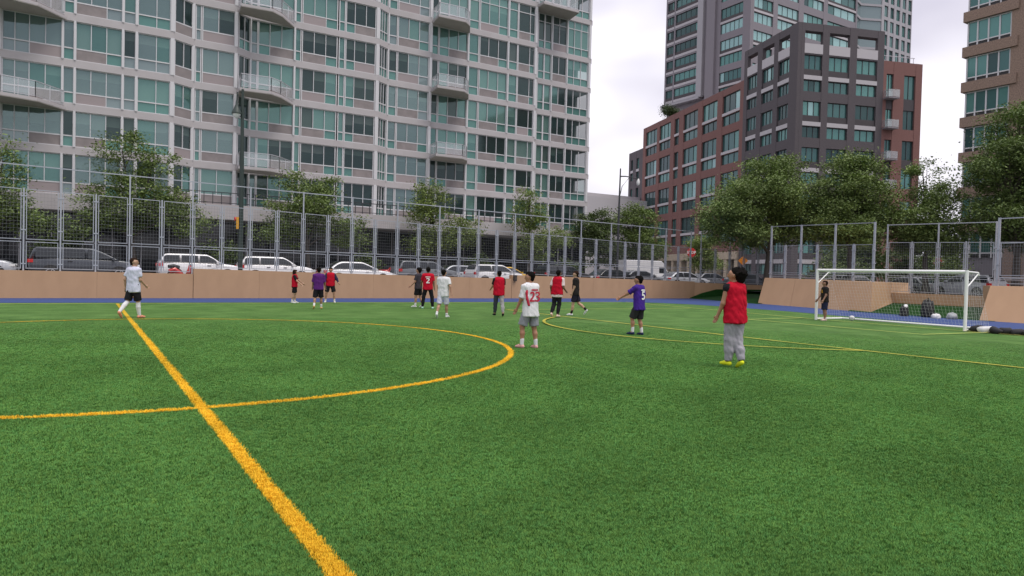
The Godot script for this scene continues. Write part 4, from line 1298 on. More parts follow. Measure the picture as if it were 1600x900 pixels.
func make_vehicles() -> void:
	car("hatch", "silver car at the far left of the parked row", "car", -5.0, 44.0, 0.0, M.car_silver)
	car("minivan", "dark blue-grey minivan parked behind the left end of the fence", "minivan", 0.12, 44.0, 0.0, M.car_dark)
	car("suv", "white SUV parked just right of the dark minivan", "car", 5.75, 44.0, 0.0, M.car_white, 0.66, 0.98)
	car("suv", "white estate car parked beside the tall lamp post", "car", 10.0, 44.0, 0.0, M.car_white, 0.66, 0.97)
	car("sedan", "silver white sedan parked right of the lamp post", "car", 15.1, 44.0, 0.0, M.car_white, 0.64)
	car("suv", "grey car with a pale windscreen behind the red-shirted player", "car", 20.0, 44.2, 0.0, M.car_grey)
	car("sedan", "red car half hidden behind the grey car", "car", 21.5, 50.7, 0.0, M.car_red, 0.66)
	car("sedan", "silver car showing behind the white hatchback", "car", 25.0, 48.2, 0.0, M.car_silver, 0.66)
	car("hatch", "white hatchback parked left of the yellow taxi", "car", 25.5, 44.2, 0.0, M.car_white, 0.66)
	car("sedan", "yellow taxi behind the white hatchback", "taxi", 29.7, 49.6, 0.0, M.car_yellow, 0.66)
	car("suv", "black SUV parked behind the two walking players", "car", 32.2, 45.0, 0.0, M.car_black, 0.66)
	car("sedan", "black sedan parked right of the black SUV", "car", 37.2, 45.0, 0.0, M.car_black, 0.66)
	car("sedan", "dark grey sedan in front of the white van", "car", 42.3, 47.5, 0.0, M.car_grey, 0.66)
	car("van", "white delivery van on the side street", "van", 49.1, 54.4, deg_to_rad(-8), M.car_white, 0.66)
	for a in [[47.4, 47.2, "car_silver", "silver sedan at the corner below the stop sign"], [55.2, 51.2, "car_grey", "grey sedan in the line right of the stop sign"], [54.0, 45.4, "car_dark", "dark sedan behind the bank, before the beige columns"]]:
		car("sedan", a[3], "car", a[0], a[1], deg_to_rad(-6), M[a[2]], 0.66)
	car("sedan", "white sedan behind the goal's left post", "car", 49.8, 32.8, deg_to_rad(75), M.car_white, 0.66)
	car("sedan", "grey sedan seen through the goal net", "car", 57.1, 31.9, deg_to_rad(75), M.car_grey, 0.66)
	car("suv", "silver car behind the goal's right post", "car", 52.6, 25.3, deg_to_rad(78), M.car_silver, 0.66)
	# red scooter on the sidewalk
	var t := thing("motor_scooter", "red and black scooter parked on the sidewalk behind the wall step", "scooter", P(4.35, 0.74, 40.6), 0.1)
	var b := MB.new()
	b.tube([Vector3(-0.55, 0.52, 0), Vector3(-0.3, 0.62, 0), Vector3(-0.05, 0.45, 0), Vector3(0.2, 0.28, 0), Vector3(0.42, 0.5, 0), Vector3(0.5, 0.85, 0)], [0.12, 0.17, 0.14, 0.09, 0.13, 0.1], 10)
	part("body", b.done(true), M.car_red, t)
	b = MB.new()
	b.tube([Vector3(-0.6, 0.78, 0), Vector3(-0.35, 0.8, 0), Vector3(-0.05, 0.74, 0)], [0.09, 0.12, 0.1], 10)
	part("seat", b.done(true), M.plastic_black, t)
	b = MB.new()
	b.tube([Vector3(0.48, 0.85, 0), Vector3(0.42, 1.05, 0)], [0.04, 0.03], 8)
	b.tube([Vector3(0.38, 1.05, -0.32), Vector3(0.42, 1.06, 0), Vector3(0.38, 1.05, 0.32)], [0.02, 0.025, 0.02], 8)
	part("handlebar", b.done(true), M.plastic_black, t)
	for x in [-0.5, 0.6]:
		b = MB.new()
		b.lathe([Vector2(0.05, -0.05), Vector2(0.2, -0.05), Vector2(0.24, 0), Vector2(0.2, 0.05), Vector2(0.05, 0.05)], 18, Transform3D(Basis(Vector3.RIGHT, PI / 2), Vector3(x, 0.24, 0)))
		part("wheel", b.done(true), M.rubber, t)

# ---------------------------------------------------------------- street furniture
func make_furniture() -> void:
	var t := thing("street_lamp", "tall dark green lamp post with a bell lantern and yellow signal", "street lamp", P(7.45, 0.72, 41.3))
	var b := MB.new()
	b.tube([Vector3(0, 0, 0), Vector3(0, 0.5, 0), Vector3(0, 0.55, 0), Vector3(0, 6.0, 0), Vector3(-0.02, 10.7, 0)], [0.22, 0.2, 0.13, 0.12, 0.07], 12)
	part("pole", b.done(true), M.pole_green, t)
	b = MB.new()
	b.tube([Vector3(0, 10.3, 0), Vector3(-0.12, 10.55, 0), Vector3(-0.3, 10.5, 0), Vector3(-0.32, 10.0, 0)], [0.035, 0.03, 0.03, 0.03], 8)
	b.tube([Vector3(0, 9.3, 0), Vector3(-0.3, 9.75, 0)], [0.02, 0.02], 6)
	part("arm", b.done(true), M.pole_green, t)
	b = MB.new()
	b.lathe([Vector2(0.26, 0.0), Vector2(0.27, 0.06), Vector2(0.16, 0.3), Vector2(0.07, 0.5), Vector2(0.04, 0.75)], 16, Transform3D(Basis(), Vector3(-0.32, 9.3, 0)))
	var ln := part("lantern", b.done(true), M.pole_green, t)
	b = MB.new()
	b.lathe([Vector2(0.02, -0.24), Vector2(0.12, -0.2), Vector2(0.2, -0.08), Vector2(0.22, 0.0)], 16, Transform3D(Basis(), Vector3(-0.32, 9.3, 0)))
	part("globe", b.done(true), M.lamp_clear, ln)
	b = MB.new()
	b.box(Vector3(-0.2, 3.3, 0.02), Vector3(0.13, 0.66, 0.2))
	var sg := part("traffic_signal", b.done(), M.signal_yellow, t)
	for i in 3:
		b = MB.new()
		b.lathe([Vector2(0.01, 0), Vector2(0.1, 0.0), Vector2(0.11, 0.08)], 12, Transform3D(Basis(Vector3.FORWARD, -PI / 2), Vector3(-0.27, 3.09 + i * 0.21, 0.02)))
		part("lens", b.done(), [M.pole_green, M.plastic_black, M.sign_red][i], sg)
	t = thing("street_lamp", "thin dark street lamp with a long arm against the sky", "street lamp", P(34.75, 0.72, 41.6))
	b = MB.new()
	b.tube([Vector3(0, 0, 0), Vector3(0, 0.6, 0), Vector3(0, 5, 0), Vector3(0.05, 9.05, 0)], [0.15, 0.1, 0.085, 0.05], 10)
	part("pole", b.done(true), M.pole_dark, t)
	b = MB.new()
	b.tube([Vector3(0.05, 8.45, 0), Vector3(0.6, 8.5, 0), Vector3(1.95, 8.42, 0)], [0.05, 0.045, 0.04], 8)
	b.tube([Vector3(0.05, 6.9, 0), Vector3(0.25, 7.7, 0), Vector3(0.95, 8.45, 0)], [0.025, 0.025, 0.025], 6)
	part("arm", b.done(true), M.pole_dark, t)
	b = MB.new()
	b.lathe([Vector2(0.03, -0.45), Vector2(0.11, -0.36), Vector2(0.14, -0.18), Vector2(0.09, 0.0), Vector2(0.05, 0.08)], 14, Transform3D(Basis(), Vector3(1.85, 8.35, 0)))
	part("lantern", b.done(true), M.lamp_clear, t)
	sign_post("stop_sign", "red stop sign seen through the fence, left of the beige columns", P(45.7, 0.66, 44.7), 3.35, "stop", deg_to_rad(-30))
	sign_post("stop_sign", "small red stop sign above the goal's right half", P(62.3, 0.66, 32.3), 2.95, "stop", deg_to_rad(-60))
	sign_post("warning_sign", "orange diamond warning sign right of the beige columns", P(46.9, 0.66, 40.0), 2.65, "diamond", deg_to_rad(-40))
	# things beside the field
	b = MB.new()
	b.box(P(23.5, 1.28, wall_d(23.5) - 0.07), Vector3(0.2, 0.34, 0.14)); b.box(P(23.5, 1.47, wall_d(23.5) - 0.07), Vector3(0.24, 0.04, 0.18)); b.box(P(23.5, 1.28, wall_d(23.5) - 0.15), Vector3(0.13, 0.2, 0.03))
	single("utility_box", "small brown utility box on the wall at its second step", "utility box", b.done(), M.bark)
	ball("soccer_ball", "grey and black soccer ball in front of the goal's bottom bar", P(27.0, 0.115, 17.35))
	bag("backpack", "black backpack with a white top at the foot of the bank", "bag", P(34.1, 0.0, 19.2), Vector3(0.62, 0.5, 0.4), M.bag_black, M.bag_white)
	bag("duffel_bag", "big black duffel bag leaning on the bank behind the goal", "bag", P(34.6, 0.0, 18.35), Vector3(0.95, 0.82, 0.55), M.bag_black, M.bag_black)
	bag("plastic_bag", "small white plastic bag right of the black duffel", "bag", P(34.0, 0.0, 17.65), Vector3(0.55, 0.2, 0.4), M.bag_white, M.bag_white)
	bag("gear_bag", "pale grey gear bag nearest the goal's right post", "bag", P(34.3, 0.0, 17.1), Vector3(0.8, 0.28, 0.45), M.bag_grey, M.bag_grey)
	t = thing("folded_net", "black folded net and covers lying right of the goal", "net bundle", P(26.2, 0, 11.45))
	var r := RandomNumberGenerator.new()
	r.seed = 8
	for i in 7:
		b = MB.new()
		var z := lerpf(-0.75, 0.95, i / 6.0)
		var c := Vector3(r.randf_range(-0.15, 0.15), 0.07, z)
		var ps := []; var rd := []
		for k in 5:
			ps.append(c + Vector3(r.randf_range(-0.12, 0.12), r.randf_range(-0.01, 0.06), (k - 2) * 0.14)); rd.append([0.03, 0.1, 0.13, 0.11, 0.03][k])
		b.tube(ps, rd, 9)
		part("fold", b.done(true), M.bag_white if i == 1 else M.bag_black, t)

func sign_post(n: String, label: String, at: Vector3, h: float, kind: String, turn: float) -> void:
	var t := thing(n, label, "sign", at, turn)
	var b := MB.new()
	b.box(Vector3(0, h * 0.5, -0.03), Vector3(0.06, h, 0.04))
	part("post", b.done(), M.galvanised, t)
	b = MB.new()
	var k := 8 if kind == "stop" else 4
	var s := 0.42 if kind == "stop" else 0.40
	var ra := []; var rb := []
	for i in k:
		var a := TAU * (i + (0.5 if k == 8 else 0.0)) / k
		ra.append(Vector3(cos(a) * s, h - 0.2 + sin(a) * s, 0.0)); rb.append(Vector3(cos(a) * s, h - 0.2 + sin(a) * s, 0.02))
	b.rings([ra, rb])
	var f := part("sign_face", b.done(), M.sign_red if kind == "stop" else M.sign_orange, t)
	if kind == "stop": text("STOP", f, Vector3(0, h - 0.2, 0.026), 0.27, M.white_paint)

func text(s: String, parent: Node, at: Vector3, size: float, m: Material, n := "lettering", xf := Basis()) -> MeshInstance3D:
	var tm := TextMesh.new()
	var f := SystemFont.new()
	f.font_names = PackedStringArray(["Droid Sans"])
	f.font_weight = 700
	tm.font = f
	tm.text = s
	tm.font_size = 64
	tm.pixel_size = size / 64.0 * 1.25
	tm.depth = 0.006
	var o := part(n, tm, m, parent)
	o.transform = Transform3D(xf, at)
	return o

func ball(n: String, label: String, at: Vector3, m: Material = null) -> void:
	var t := thing(n, label, "ball", at)
	var b := MB.new()
	var pr := []
	for i in 13:
		var a := -PI / 2 + PI * i / 12
		pr.append(Vector2(maxf(0.001, 0.11 * cos(a)), 0.11 * sin(a)))
	b.lathe(pr, 20, Transform3D())
	part("skin", b.done(true), m if m else M.bag_white, t)
	for d in [Vector3(0, 1, 0.2), Vector3(0.8, 0.3, 0.5), Vector3(-0.7, 0.2, 0.7), Vector3(0.1, -0.3, 1), Vector3(-0.9, 0.1, -0.3), Vector3(0.3, 0.5, -0.9)]:
		var q := MB.new()
		var nn: Vector3 = d.normalized()
		var u := nn.cross(Vector3(0.3, 0.8, 0.1)).normalized()
		var e := nn.cross(u)
		var ra := []; var rb := []
		for i in 5:
			var a := TAU * i / 5
			ra.append((nn + (u * cos(a) + e * sin(a)) * 0.36).normalized() * 0.1095); rb.append((nn + (u * cos(a) + e * sin(a)) * 0.34).normalized() * 0.1125)
		q.rings([ra, rb])
		part("patch", q.done(), M.bag_black if m == null else m, t)

func bag(n: String, label: String, category: String, at: Vector3, s: Vector3, m: Material, m2: Material) -> void:
	var t := thing(n, label, category, at, 0.4)
	var b := MB.new()
	var rs := []
	var r := RandomNumberGenerator.new()
	r.seed = int(at.z * -100)
	for k in 6:
		var y: float = s.y * [0.0, 0.12, 0.45, 0.75, 0.93, 1.0][k]
		var f: float = [0.9, 1.0, 1.02, 0.9, 0.7, 0.3][k]
		var ring := []
		for i in 12:
			var a := -TAU * i / 12
			var sq := 1.0 / maxf(absf(cos(a)), absf(sin(a)))
			var q := lerpf(1.0, sq, 0.45) * r.randf_range(0.84, 1.12) * f * 0.5
			ring.append(Vector3(cos(a) * s.x * q, y * r.randf_range(0.85, 1.1), sin(a) * s.z * q))
		rs.append(ring)
	b.rings(rs)
	part("body", b.done(true), m, t)
	b = MB.new()
	b.tube([Vector3(-s.x * 0.25, s.y * 0.9, 0), Vector3(-s.x * 0.12, s.y * 1.12, 0.02), Vector3(s.x * 0.12, s.y * 1.12, -0.02), Vector3(s.x * 0.25, s.y * 0.9, 0)], [0.02, 0.02, 0.02, 0.02], 7)
	part("handle", b.done(true), m2, t)
	if m2 != m:
		b = MB.new()
		b.tube([Vector3(-s.x * 0.3, s.y * 0.86, 0.05), Vector3(0, s.y * 0.98, 0.06), Vector3(s.x * 0.3, s.y * 0.86, 0.05)], [0.06, 0.1, 0.06], 8)
		part("top_cover", b.done(true), m2, t)

# ---------------------------------------------------------------- people
var wrinkle: FastNoiseLite

func net_surface(bones: Array, cell: float, blend: float, mb: MB, crease := 0.0) -> void:
	# bones [a, b, ra, rb]: distances to tapered capsules, joined smoothly, meshed as surface nets
	var lo := Vector3.INF; var hi := -Vector3.INF
	for q in bones:
		var r: float = maxf(q[2], q[3]) + cell * 2.0 + blend * 0.3
		lo = lo.min(q[0] - Vector3.ONE * r).min(q[1] - Vector3.ONE * r)
		hi = hi.max(q[0] + Vector3.ONE * r).max(q[1] + Vector3.ONE * r)
	var nx := int((hi.x - lo.x) / cell) + 2; var ny := int((hi.y - lo.y) / cell) + 2; var nz := int((hi.z - lo.z) / cell) + 2
	var f := PackedFloat32Array()
	f.resize(nx * ny * nz)
	f.fill(1.0)
	for q in bones:
		var a: Vector3 = q[0]; var b: Vector3 = q[1]; var ra: float = q[2]; var rb: float = q[3]
		var m := maxf(ra, rb) + cell * 2.0 + blend
		var p0 := (a.min(b) - Vector3.ONE * m - lo) / cell
		var p1 := (a.max(b) + Vector3.ONE * m - lo) / cell
		var ab := b - a
		var inv := 1.0 / maxf(ab.length_squared(), 1e-9)
		var cut: bool = q.size() > 4
		var ln := ab.length()
		for k in range(maxi(0, int(p0.z)), mini(nz - 1, int(p1.z) + 1) + 1):
			for j in range(maxi(0, int(p0.y)), mini(ny - 1, int(p1.y) + 1) + 1):
				var row := (k * ny + j) * nx
				for i in range(maxi(0, int(p0.x)), mini(nx - 1, int(p1.x) + 1) + 1):
					var ap := Vector3(i, j, k) * cell + lo - a
					var tr := ap.dot(ab) * inv
					var t := clampf(tr, 0.0, 1.0)
					var d := (ap - ab * t).length() - ra - (rb - ra) * t
					if cut and tr > 1.0: d = maxf((ap - ab * tr).length() - rb, (tr - 1.0) * ln)
					var e := f[row + i]
					var h := blend - absf(d - e)
					f[row + i] = minf(d, e) - (h * h * 0.25 / blend if h > 0.0 else 0.0)
	if crease > 0.0:   # soft creases in cloth
		for k in nz:
			for j in ny:
				var row := (k * ny + j) * nx
				for i in nx:
					if absf(f[row + i]) < cell * 3.0:
						f[row + i] += crease * wrinkle.get_noise_3d((i * cell + lo.x) * 100.0 + j * cell * 45.0, (j * cell + lo.y) * 42.0, (k * cell + lo.z) * 100.0)
	var idx := PackedInt32Array()
	idx.resize(nx * ny * nz)
	idx.fill(-1)
	var lim := cell * 1.8
	var st := [0, 1, nx, nx + 1, nx * ny, nx * ny + 1, nx * ny + nx, nx * ny + nx + 1]
	var edges := [[0, 1], [2, 3], [4, 5], [6, 7], [0, 2], [1, 3], [4, 6], [5, 7], [0, 4], [1, 5], [2, 6], [3, 7]]
	for k in nz - 1:
		for j in ny - 1:
			var row := (k * ny + j) * nx
			for i in nx - 1:
				var o := row + i
				if absf(f[o]) > lim: continue
				var s := 0
				for c in 8:
					if f[o + st[c]] < 0.0: s += 1
				if s == 0 or s == 8: continue
				var sum := Vector3.ZERO; var n := 0
				for e in edges:
					var fa := f[o + st[e[0]]]; var fb := f[o + st[e[1]]]
					if (fa < 0.0) != (fb < 0.0):
						var t := fa / (fa - fb)
						var ca := Vector3(e[0] & 1, (e[0] >> 1) & 1, e[0] >> 2); var cb := Vector3(e[1] & 1, (e[1] >> 1) & 1, e[1] >> 2)
						sum += ca.lerp(cb, t); n += 1
				idx[o] = mb.v.size()
				mb.v.append((Vector3(i, j, k) + sum / n) * cell + lo)
	var sx := 1; var sy := nx; var sz := nx * ny
	for k in range(1, nz - 1):
		for j in range(1, ny - 1):
			var row := (k * ny + j) * nx
			for i in range(1, nx - 1):
				var o := row + i
				if idx[o] < 0 and absf(f[o]) > lim: continue
				var inside := f[o] < 0.0
				for ax in 3:
					var d0: int = [sx, sy, sz][ax]
					if (f[o + d0] < 0.0) == inside: continue
					var u: int = [sy, sz, sx][ax]; var w: int = [sz, sx, sy][ax]
					var A := idx[o - u - w]; var B := idx[o - w]; var C := idx[o]; var D := idx[o - u]
					if A < 0 or B < 0 or C < 0 or D < 0: continue
					if inside: mb.tri(A, B, C); mb.tri(A, C, D)
					else: mb.tri(A, C, B); mb.tri(A, D, C)

func cloth(n: String, r: float, g: float, b: float, rough := 0.85) -> StandardMaterial3D:
	if not M.has(n):
		var m := mat(n, r, g, b, rough, 0.0, M.weave_tex, 1.0)
		m.metallic_specular = 0.25
	return M[n]

func clothv(a: Array) -> StandardMaterial3D:
	return cloth(a[0], a[1], a[2], a[3], a[4] if a.size() > 4 else 0.85)

func limb(o: Vector3, a: float, side: float, l: float) -> Vector3:   # swing forward a, out to the side
	return o + Vector3(sin(side) * l, -cos(a) * cos(side) * l, sin(a) * cos(side) * l)

func person(label: String, at: Vector3, heading: float, h: float, pose: Dictionary, look: Dictionary) -> void:
	# the figure's own frame: x to its right, y up, z forward; a Basis turns it to the heading
	var k := h / 1.75
	var hd := deg_to_rad(heading)
	var F := Vector3(sin(hd), 0, -cos(hd)); var R := Vector3(cos(hd), 0, sin(hd))
	var bs := Basis(R, Vector3.UP, F)      # left-handed frame: flip x when meshing keeps it right
	var lean: float = pose.get("lean", 0.0)
	var tilt: float = pose.get("tilt", 0.0)
	var pel := Vector3(0, 0.95, 0)
	var up := Vector3(sin(tilt), cos(lean) * cos(tilt), sin(lean)).normalized()
	var fw := Vector3(0, -sin(lean), cos(lean))
	var chest := pel + up * 0.36
	var neck := pel + up * 0.53
	var hc := neck + up * 0.155 + fw * 0.02
	var hy := deg_to_rad(pose.get("head", 0.0)); var hp: float = pose.get("nod", 0.0)
	var hf := Vector3(sin(hy), 0, cos(hy)) * cos(hp) + Vector3(0, sin(hp), 0)
	var hr := Vector3(cos(hy), 0, -sin(hy))
	var J := {}
	for s in [[-1.0, "l"], [1.0, "r"]]:
		var sd: float = s[0]
		var L: Array = pose.get("leg_" + s[1], [0.0, 0.05, 0.0, 0.0])    # swing, out, knee, foot pitch
		var A: Array = pose.get("arm_" + s[1], [0.05, 0.15, 0.15])     # swing, out, elbow
		var hip := pel + Vector3(0.09 * sd, -0.04, 0)
		var knee := limb(hip, L[0], L[1] * sd, 0.43)
		var ank := limb(knee, L[0] - L[2], L[1] * sd * 0.4, 0.41)
		var fa: float = L[3]
		var fd := Vector3(0.18 * sd, -sin(fa), cos(fa)).normalized()
		J["hip" + s[1]] = hip; J["knee" + s[1]] = knee; J["ank" + s[1]] = ank; J["foot" + s[1]] = fd
		var sh := pel + up * 0.47 + Vector3(0.175 * sd, 0, 0)
		var elb := limb(sh, A[0] + lean * 0.4, A[1] * sd, 0.29)
		var wri := limb(elb, A[0] + A[2] + lean * 0.4, A[1] * sd * (0.6 if A.size() < 4 else A[3]), 0.25)
		J["sh" + s[1]] = sh; J["elb" + s[1]] = elb; J["wri" + s[1]] = wri
	var low := 9.0
	for s in ["l", "r"]:
		var an: Vector3 = J["ank" + s]; var fd: Vector3 = J["foot" + s]
		low = minf(low, minf(an.y - 0.075, an.y - 0.055 + fd.y * 0.17 - 0.022))
	var root := MeshInstance3D.new()
	root.name = numbered("person")
	add_child(root)
	root.position = at
	meta(root, label, "person", "players on the field")
	var W := func(p: Vector3) -> Vector3: return bs * ((p - Vector3(0, low, 0)) * k)
	var bone := func(a: Vector3, b: Vector3, ra: float, rb: float) -> Array: return [W.call(a), W.call(b), ra * k, rb * k]
	var flat := func(a: Vector3, b: Vector3, ra: float, rb: float) -> Array: return [W.call(a), W.call(b), ra * k, rb * k, true]
	var cell: float = look.get("cell", 0.022)
	# ---- body: one skin surface
	var bones := []
	bones.append(bone.call(hc + Vector3(0, 0.035, 0) - hf * 0.012, hc + Vector3(0, 0.03, 0) + hf * 0.012, 0.094, 0.09))
	bones.append(bone.call(hc + hf * 0.028 + Vector3(0, -0.035, 0), hc + hf * 0.04 + Vector3(0, -0.075, 0), 0.066, 0.045))
	bones.append(bone.call(hc + hf * 0.095 + Vector3(0, 0.012, 0), hc + hf * 0.112 + Vector3(0, -0.018, 0), 0.011, 0.015))
	for sd in [-1.0, 1.0]: bones.append(bone.call(hc + hr * 0.092 * sd + Vector3(0, 0.015, 0), hc + hr * 0.094 * sd + Vector3(0, -0.02, 0), 0.016, 0.012))
	bones.append(bone.call(hc - Vector3(0, 0.06, 0) - hf * 0.01, neck - up * 0.04, 0.056, 0.062))
	for sd in [-1.0, 1.0]:
		var sx := Vector3(sd, 0, 0)
		bones.append(bone.call(neck - up * 0.08 + sx * 0.09, pel + sx * 0.07, 0.10, 0.10))
	for s in ["l", "r"]:
		bones.append(bone.call(neck - up * 0.04, J["sh" + s], 0.065, 0.062))
		bones.append(bone.call(J["sh" + s], J["elb" + s], 0.056, 0.043))
		bones.append(bone.call(J["elb" + s], J["wri" + s], 0.043, 0.030))
		bones.append(bone.call(J["hip" + s], J["knee" + s], 0.09, 0.058))
		bones.append(bone.call(J["knee" + s], J["knee" + s].lerp(J["ank" + s], 0.35) - Vector3(0, 0, 0.012), 0.054, 0.056))
		bones.append(bone.call(J["knee" + s].lerp(J["ank" + s], 0.35) - Vector3(0, 0, 0.012), J["ank" + s], 0.056, 0.037))
		bones.append(bone.call(J["ank" + s], J["ank" + s] + J["foot" + s] * 0.12 - Vector3(0, 0.045, 0), 0.036, 0.03))
	var b := MB.new()
	net_surface(bones, cell, 0.03, b)
	for s in ["l", "r"]:   # hands with five fingers, on a finer grid
		var sd := -1.0 if s == "l" else 1.0
		var wr: Vector3 = J["wri" + s]
		var d: Vector3 = (wr - J["elb" + s]).normalized()
		var acr := (fw - d * fw.dot(d)).normalized()
		if absf(fw.dot(d)) > 0.9: acr = Vector3(0, 1, 0).cross(d).normalized()
		var pn := d.cross(acr) * sd
		var hb := [bone.call(wr - d * 0.01, wr + d * 0.05, 0.03, 0.033), bone.call(wr + d * 0.05 - acr * 0.022, wr + d * 0.085 - acr * 0.024, 0.02, 0.016), bone.call(wr + d * 0.05 + acr * 0.02, wr + d * 0.085 + acr * 0.022, 0.02, 0.016)]
		for i in 4:
			var o := wr + d * 0.085 + acr * (0.033 - 0.022 * i)
			var l: float = [0.068, 0.078, 0.072, 0.056][i]
			var kn := o + d * l * 0.5 - pn * 0.006
			var tp := kn + (d * 0.85 - pn * 0.5).normalized() * l * 0.5
			hb.append(bone.call(o, kn, 0.0098, 0.009)); hb.append(bone.call(kn, tp, 0.009, 0.0075))
		var tb := wr + d * 0.03 + acr * 0.03
		var tk := tb + (d * 0.7 + acr * 0.6 - pn * 0.2).normalized() * 0.035
		hb.append(bone.call(tb, tk, 0.014, 0.011)); hb.append(bone.call(tk, tk + (d * 0.95 + acr * 0.2).normalized() * 0.032, 0.011, 0.0085))
		net_surface(hb, 0.0062 if cell < 0.02 else 0.0085, 0.008, b)
	root.mesh = b.done(true)
	var skin: Array = look.get("skin", [0.36, 0.20, 0.13])
	var sn := "skin_%d" % int(skin[0] * 1000)
	if not M.has(sn):
		var sm := mat(sn, skin[0], skin[1], skin[2], 0.55)
		sm.subsurf_scatter_enabled = true
		sm.subsurf_scatter_strength = 0.08
	root.material_override = M[sn]
	# ---- face
	b = MB.new()
	for sd in [-1.0, 1.0]:
		var e: Vector3 = hc + hf * 0.088 + hr * 0.033 * sd + Vector3(0, 0.018, 0)
		b.tube([W.call(e - hr * 0.012), W.call(e + hf * 0.006), W.call(e + hr * 0.012)], [0.003, 0.008, 0.003], 6)
		b.tube([W.call(e - hr * 0.018 + Vector3(0, 0.018, 0)), W.call(e + hr * 0.018 + Vector3(0, 0.02, 0) )], [0.004, 0.004], 5)
	part("eyes", b.done(true), M.bag_black, root)
	b = MB.new()
	b.tube([W.call(hc + hf * 0.083 - hr * 0.024 + Vector3(0, -0.052, 0)), W.call(hc + hf * 0.095 + Vector3(0, -0.054, 0)), W.call(hc + hf * 0.083 + hr * 0.024 + Vector3(0, -0.052, 0))], [0.004, 0.007, 0.004], 6)
	part("mouth", b.done(true), M.lips, root)
	# ---- hair
	var hair := []
	var hs: float = look.get("hair_size", 1.0)
	var hb0 := hf * (0.15 * maxf(0.0, hs - 1.0))
	hair.append(bone.call(hc + Vector3(0, 0.055, 0) - hf * 0.04 - hb0, hc + Vector3(0, 0.07, 0) + hf * 0.018 - hb0, 0.092 * hs, 0.078 * hs))
	hair.append(bone.call(hc + Vector3(0, 0.03, 0) - hf * 0.05 - hb0, hc + Vector3(0, -0.03, 0) - hf * 0.055 - hb0, 0.084 * hs, 0.06 * hs))
	var curl := RandomNumberGenerator.new()
	curl.seed = int(h * 777)
	for i in (60 if hs > 1.05 else 26):
		var cd := Vector3(curl.randfn(), absf(curl.randfn()) * 0.9 - 0.1, curl.randfn()).normalized()
		if cd.dot(hf) > 0.55: continue
		var cp := hc + Vector3(0, 0.045, 0) - hf * 0.035 - hb0 + cd * 0.088 * hs
		hair.append(bone.call(cp, cp + cd * (0.008 if hs < 1.2 else 0.016), 0.018 * hs, 0.013 * hs))
	if look.has("long_hair"):
		hair.append(bone.call(hc - hf * 0.06, hc - hf * 0.075 - up * 0.3, 0.085, 0.05))
		for sd in [-1.0, 1.0]: hair.append(bone.call(hc + hr * 0.07 * sd + Vector3(0, 0.02, 0), hc + hr * 0.08 * sd - up * 0.2 - hf * 0.03, 0.05, 0.03))
	if look.has("cap"):
		hair.append(bone.call(hc + Vector3(0, 0.045, 0) - hf * 0.09 - hr * 0.04, hc + Vector3(0, 0.03, 0) - hf * 0.16, 0.03, 0.02))
	b = MB.new()
	net_surface(hair, minf(cell, 0.012), 0.008, b)
	part("cap" if look.has("cap") else "hair", b.done(true), M.hair_dark if not look.has("brown") else M.hair_brown, root)
	# ---- clothes
	var torso := func(inf: float, hem: float) -> Array:
		var q := []
		for sd in [-1.0, 1.0]:
			var sx := Vector3(sd, 0, 0)
			q.append(bone.call(neck - up * 0.085 + sx * 0.085, pel + up * 0.2 + sx * 0.078, 0.104 + inf, 0.102 + inf))
			q.append(flat.call(pel + up * 0.2 + sx * 0.078, pel - up * (hem + 0.07) + sx * 0.088, 0.102 + inf, 0.116 + inf))
		q.append(flat.call(neck - up * 0.1, pel - up * (hem + 0.07), 0.114 + inf, 0.119 + inf))
		q.append(bone.call(neck - up * 0.03, neck - up * 0.1, 0.06 + inf * 0.6, 0.1 + inf * 0.5))
		return q
	var sleeve: float = look.get("sleeve", 0.62)
	var q: Array = torso.call(0.018, look.get("hem", 0.06))
	for s in ["l", "r"]:
		if sleeve > 0.0:
			var sh: Vector3 = J["sh" + s]; var el: Vector3 = J["elb" + s]
			q.append(flat.call(sh - Vector3(0, 0.005, 0), sh.lerp(el, minf(sleeve + 0.1, 1.0)), 0.076, 0.074))
			if sleeve > 1.0: q.append(bone.call(el, el.lerp(J["wri" + s], sleeve - 1.0), 0.058, 0.042))
		q.append(bone.call(neck - up * 0.055, J["sh" + s], 0.078, 0.072 if sleeve > 0.0 else 0.062))
	b = MB.new()
	net_surface(q, cell, 0.035, b, 0.016)
	var shirt := part("shirt", b.done(true), clothv(look.shirt), root)
	if look.has("bib"):
		q = torso.call(0.033, look.get("bib_hem", 0.03))
		for s in ["l", "r"]: q.append(bone.call(neck - up * 0.06, neck.lerp(J["sh" + s], 0.62) - up * 0.05, 0.084, 0.085))
		b = MB.new()
		net_surface(q, cell, 0.035, b, 0.018)
		part("bib", b.done(true), clothv(look.bib), root)
	# shorts or trousers
	var leg: float = look.get("leg", 0.72)
	var pants := []
	for s in ["l", "r"]:
		var pq := [bone.call(pel + Vector3(-0.06, 0.06, 0), pel + Vector3(0.06, 0.06, 0), 0.108, 0.108), bone.call(pel + Vector3(-0.05, -0.03, 0), pel + Vector3(0.05, -0.03, 0), 0.115, 0.115)]
		var hip: Vector3 = J["hip" + s]; var kn: Vector3 = J["knee" + s]; var an: Vector3 = J["ank" + s]
		var lw: float = look.get("leg_wide", 1.0)
		if leg < 1.0: pq.append(flat.call(hip, hip.lerp(kn, minf(leg + 0.12, 1.0)), 0.108, 0.104 * lw))
		else: pq.append(bone.call(hip, kn, 0.108 * minf(lw, 1.12), 0.078 * lw))
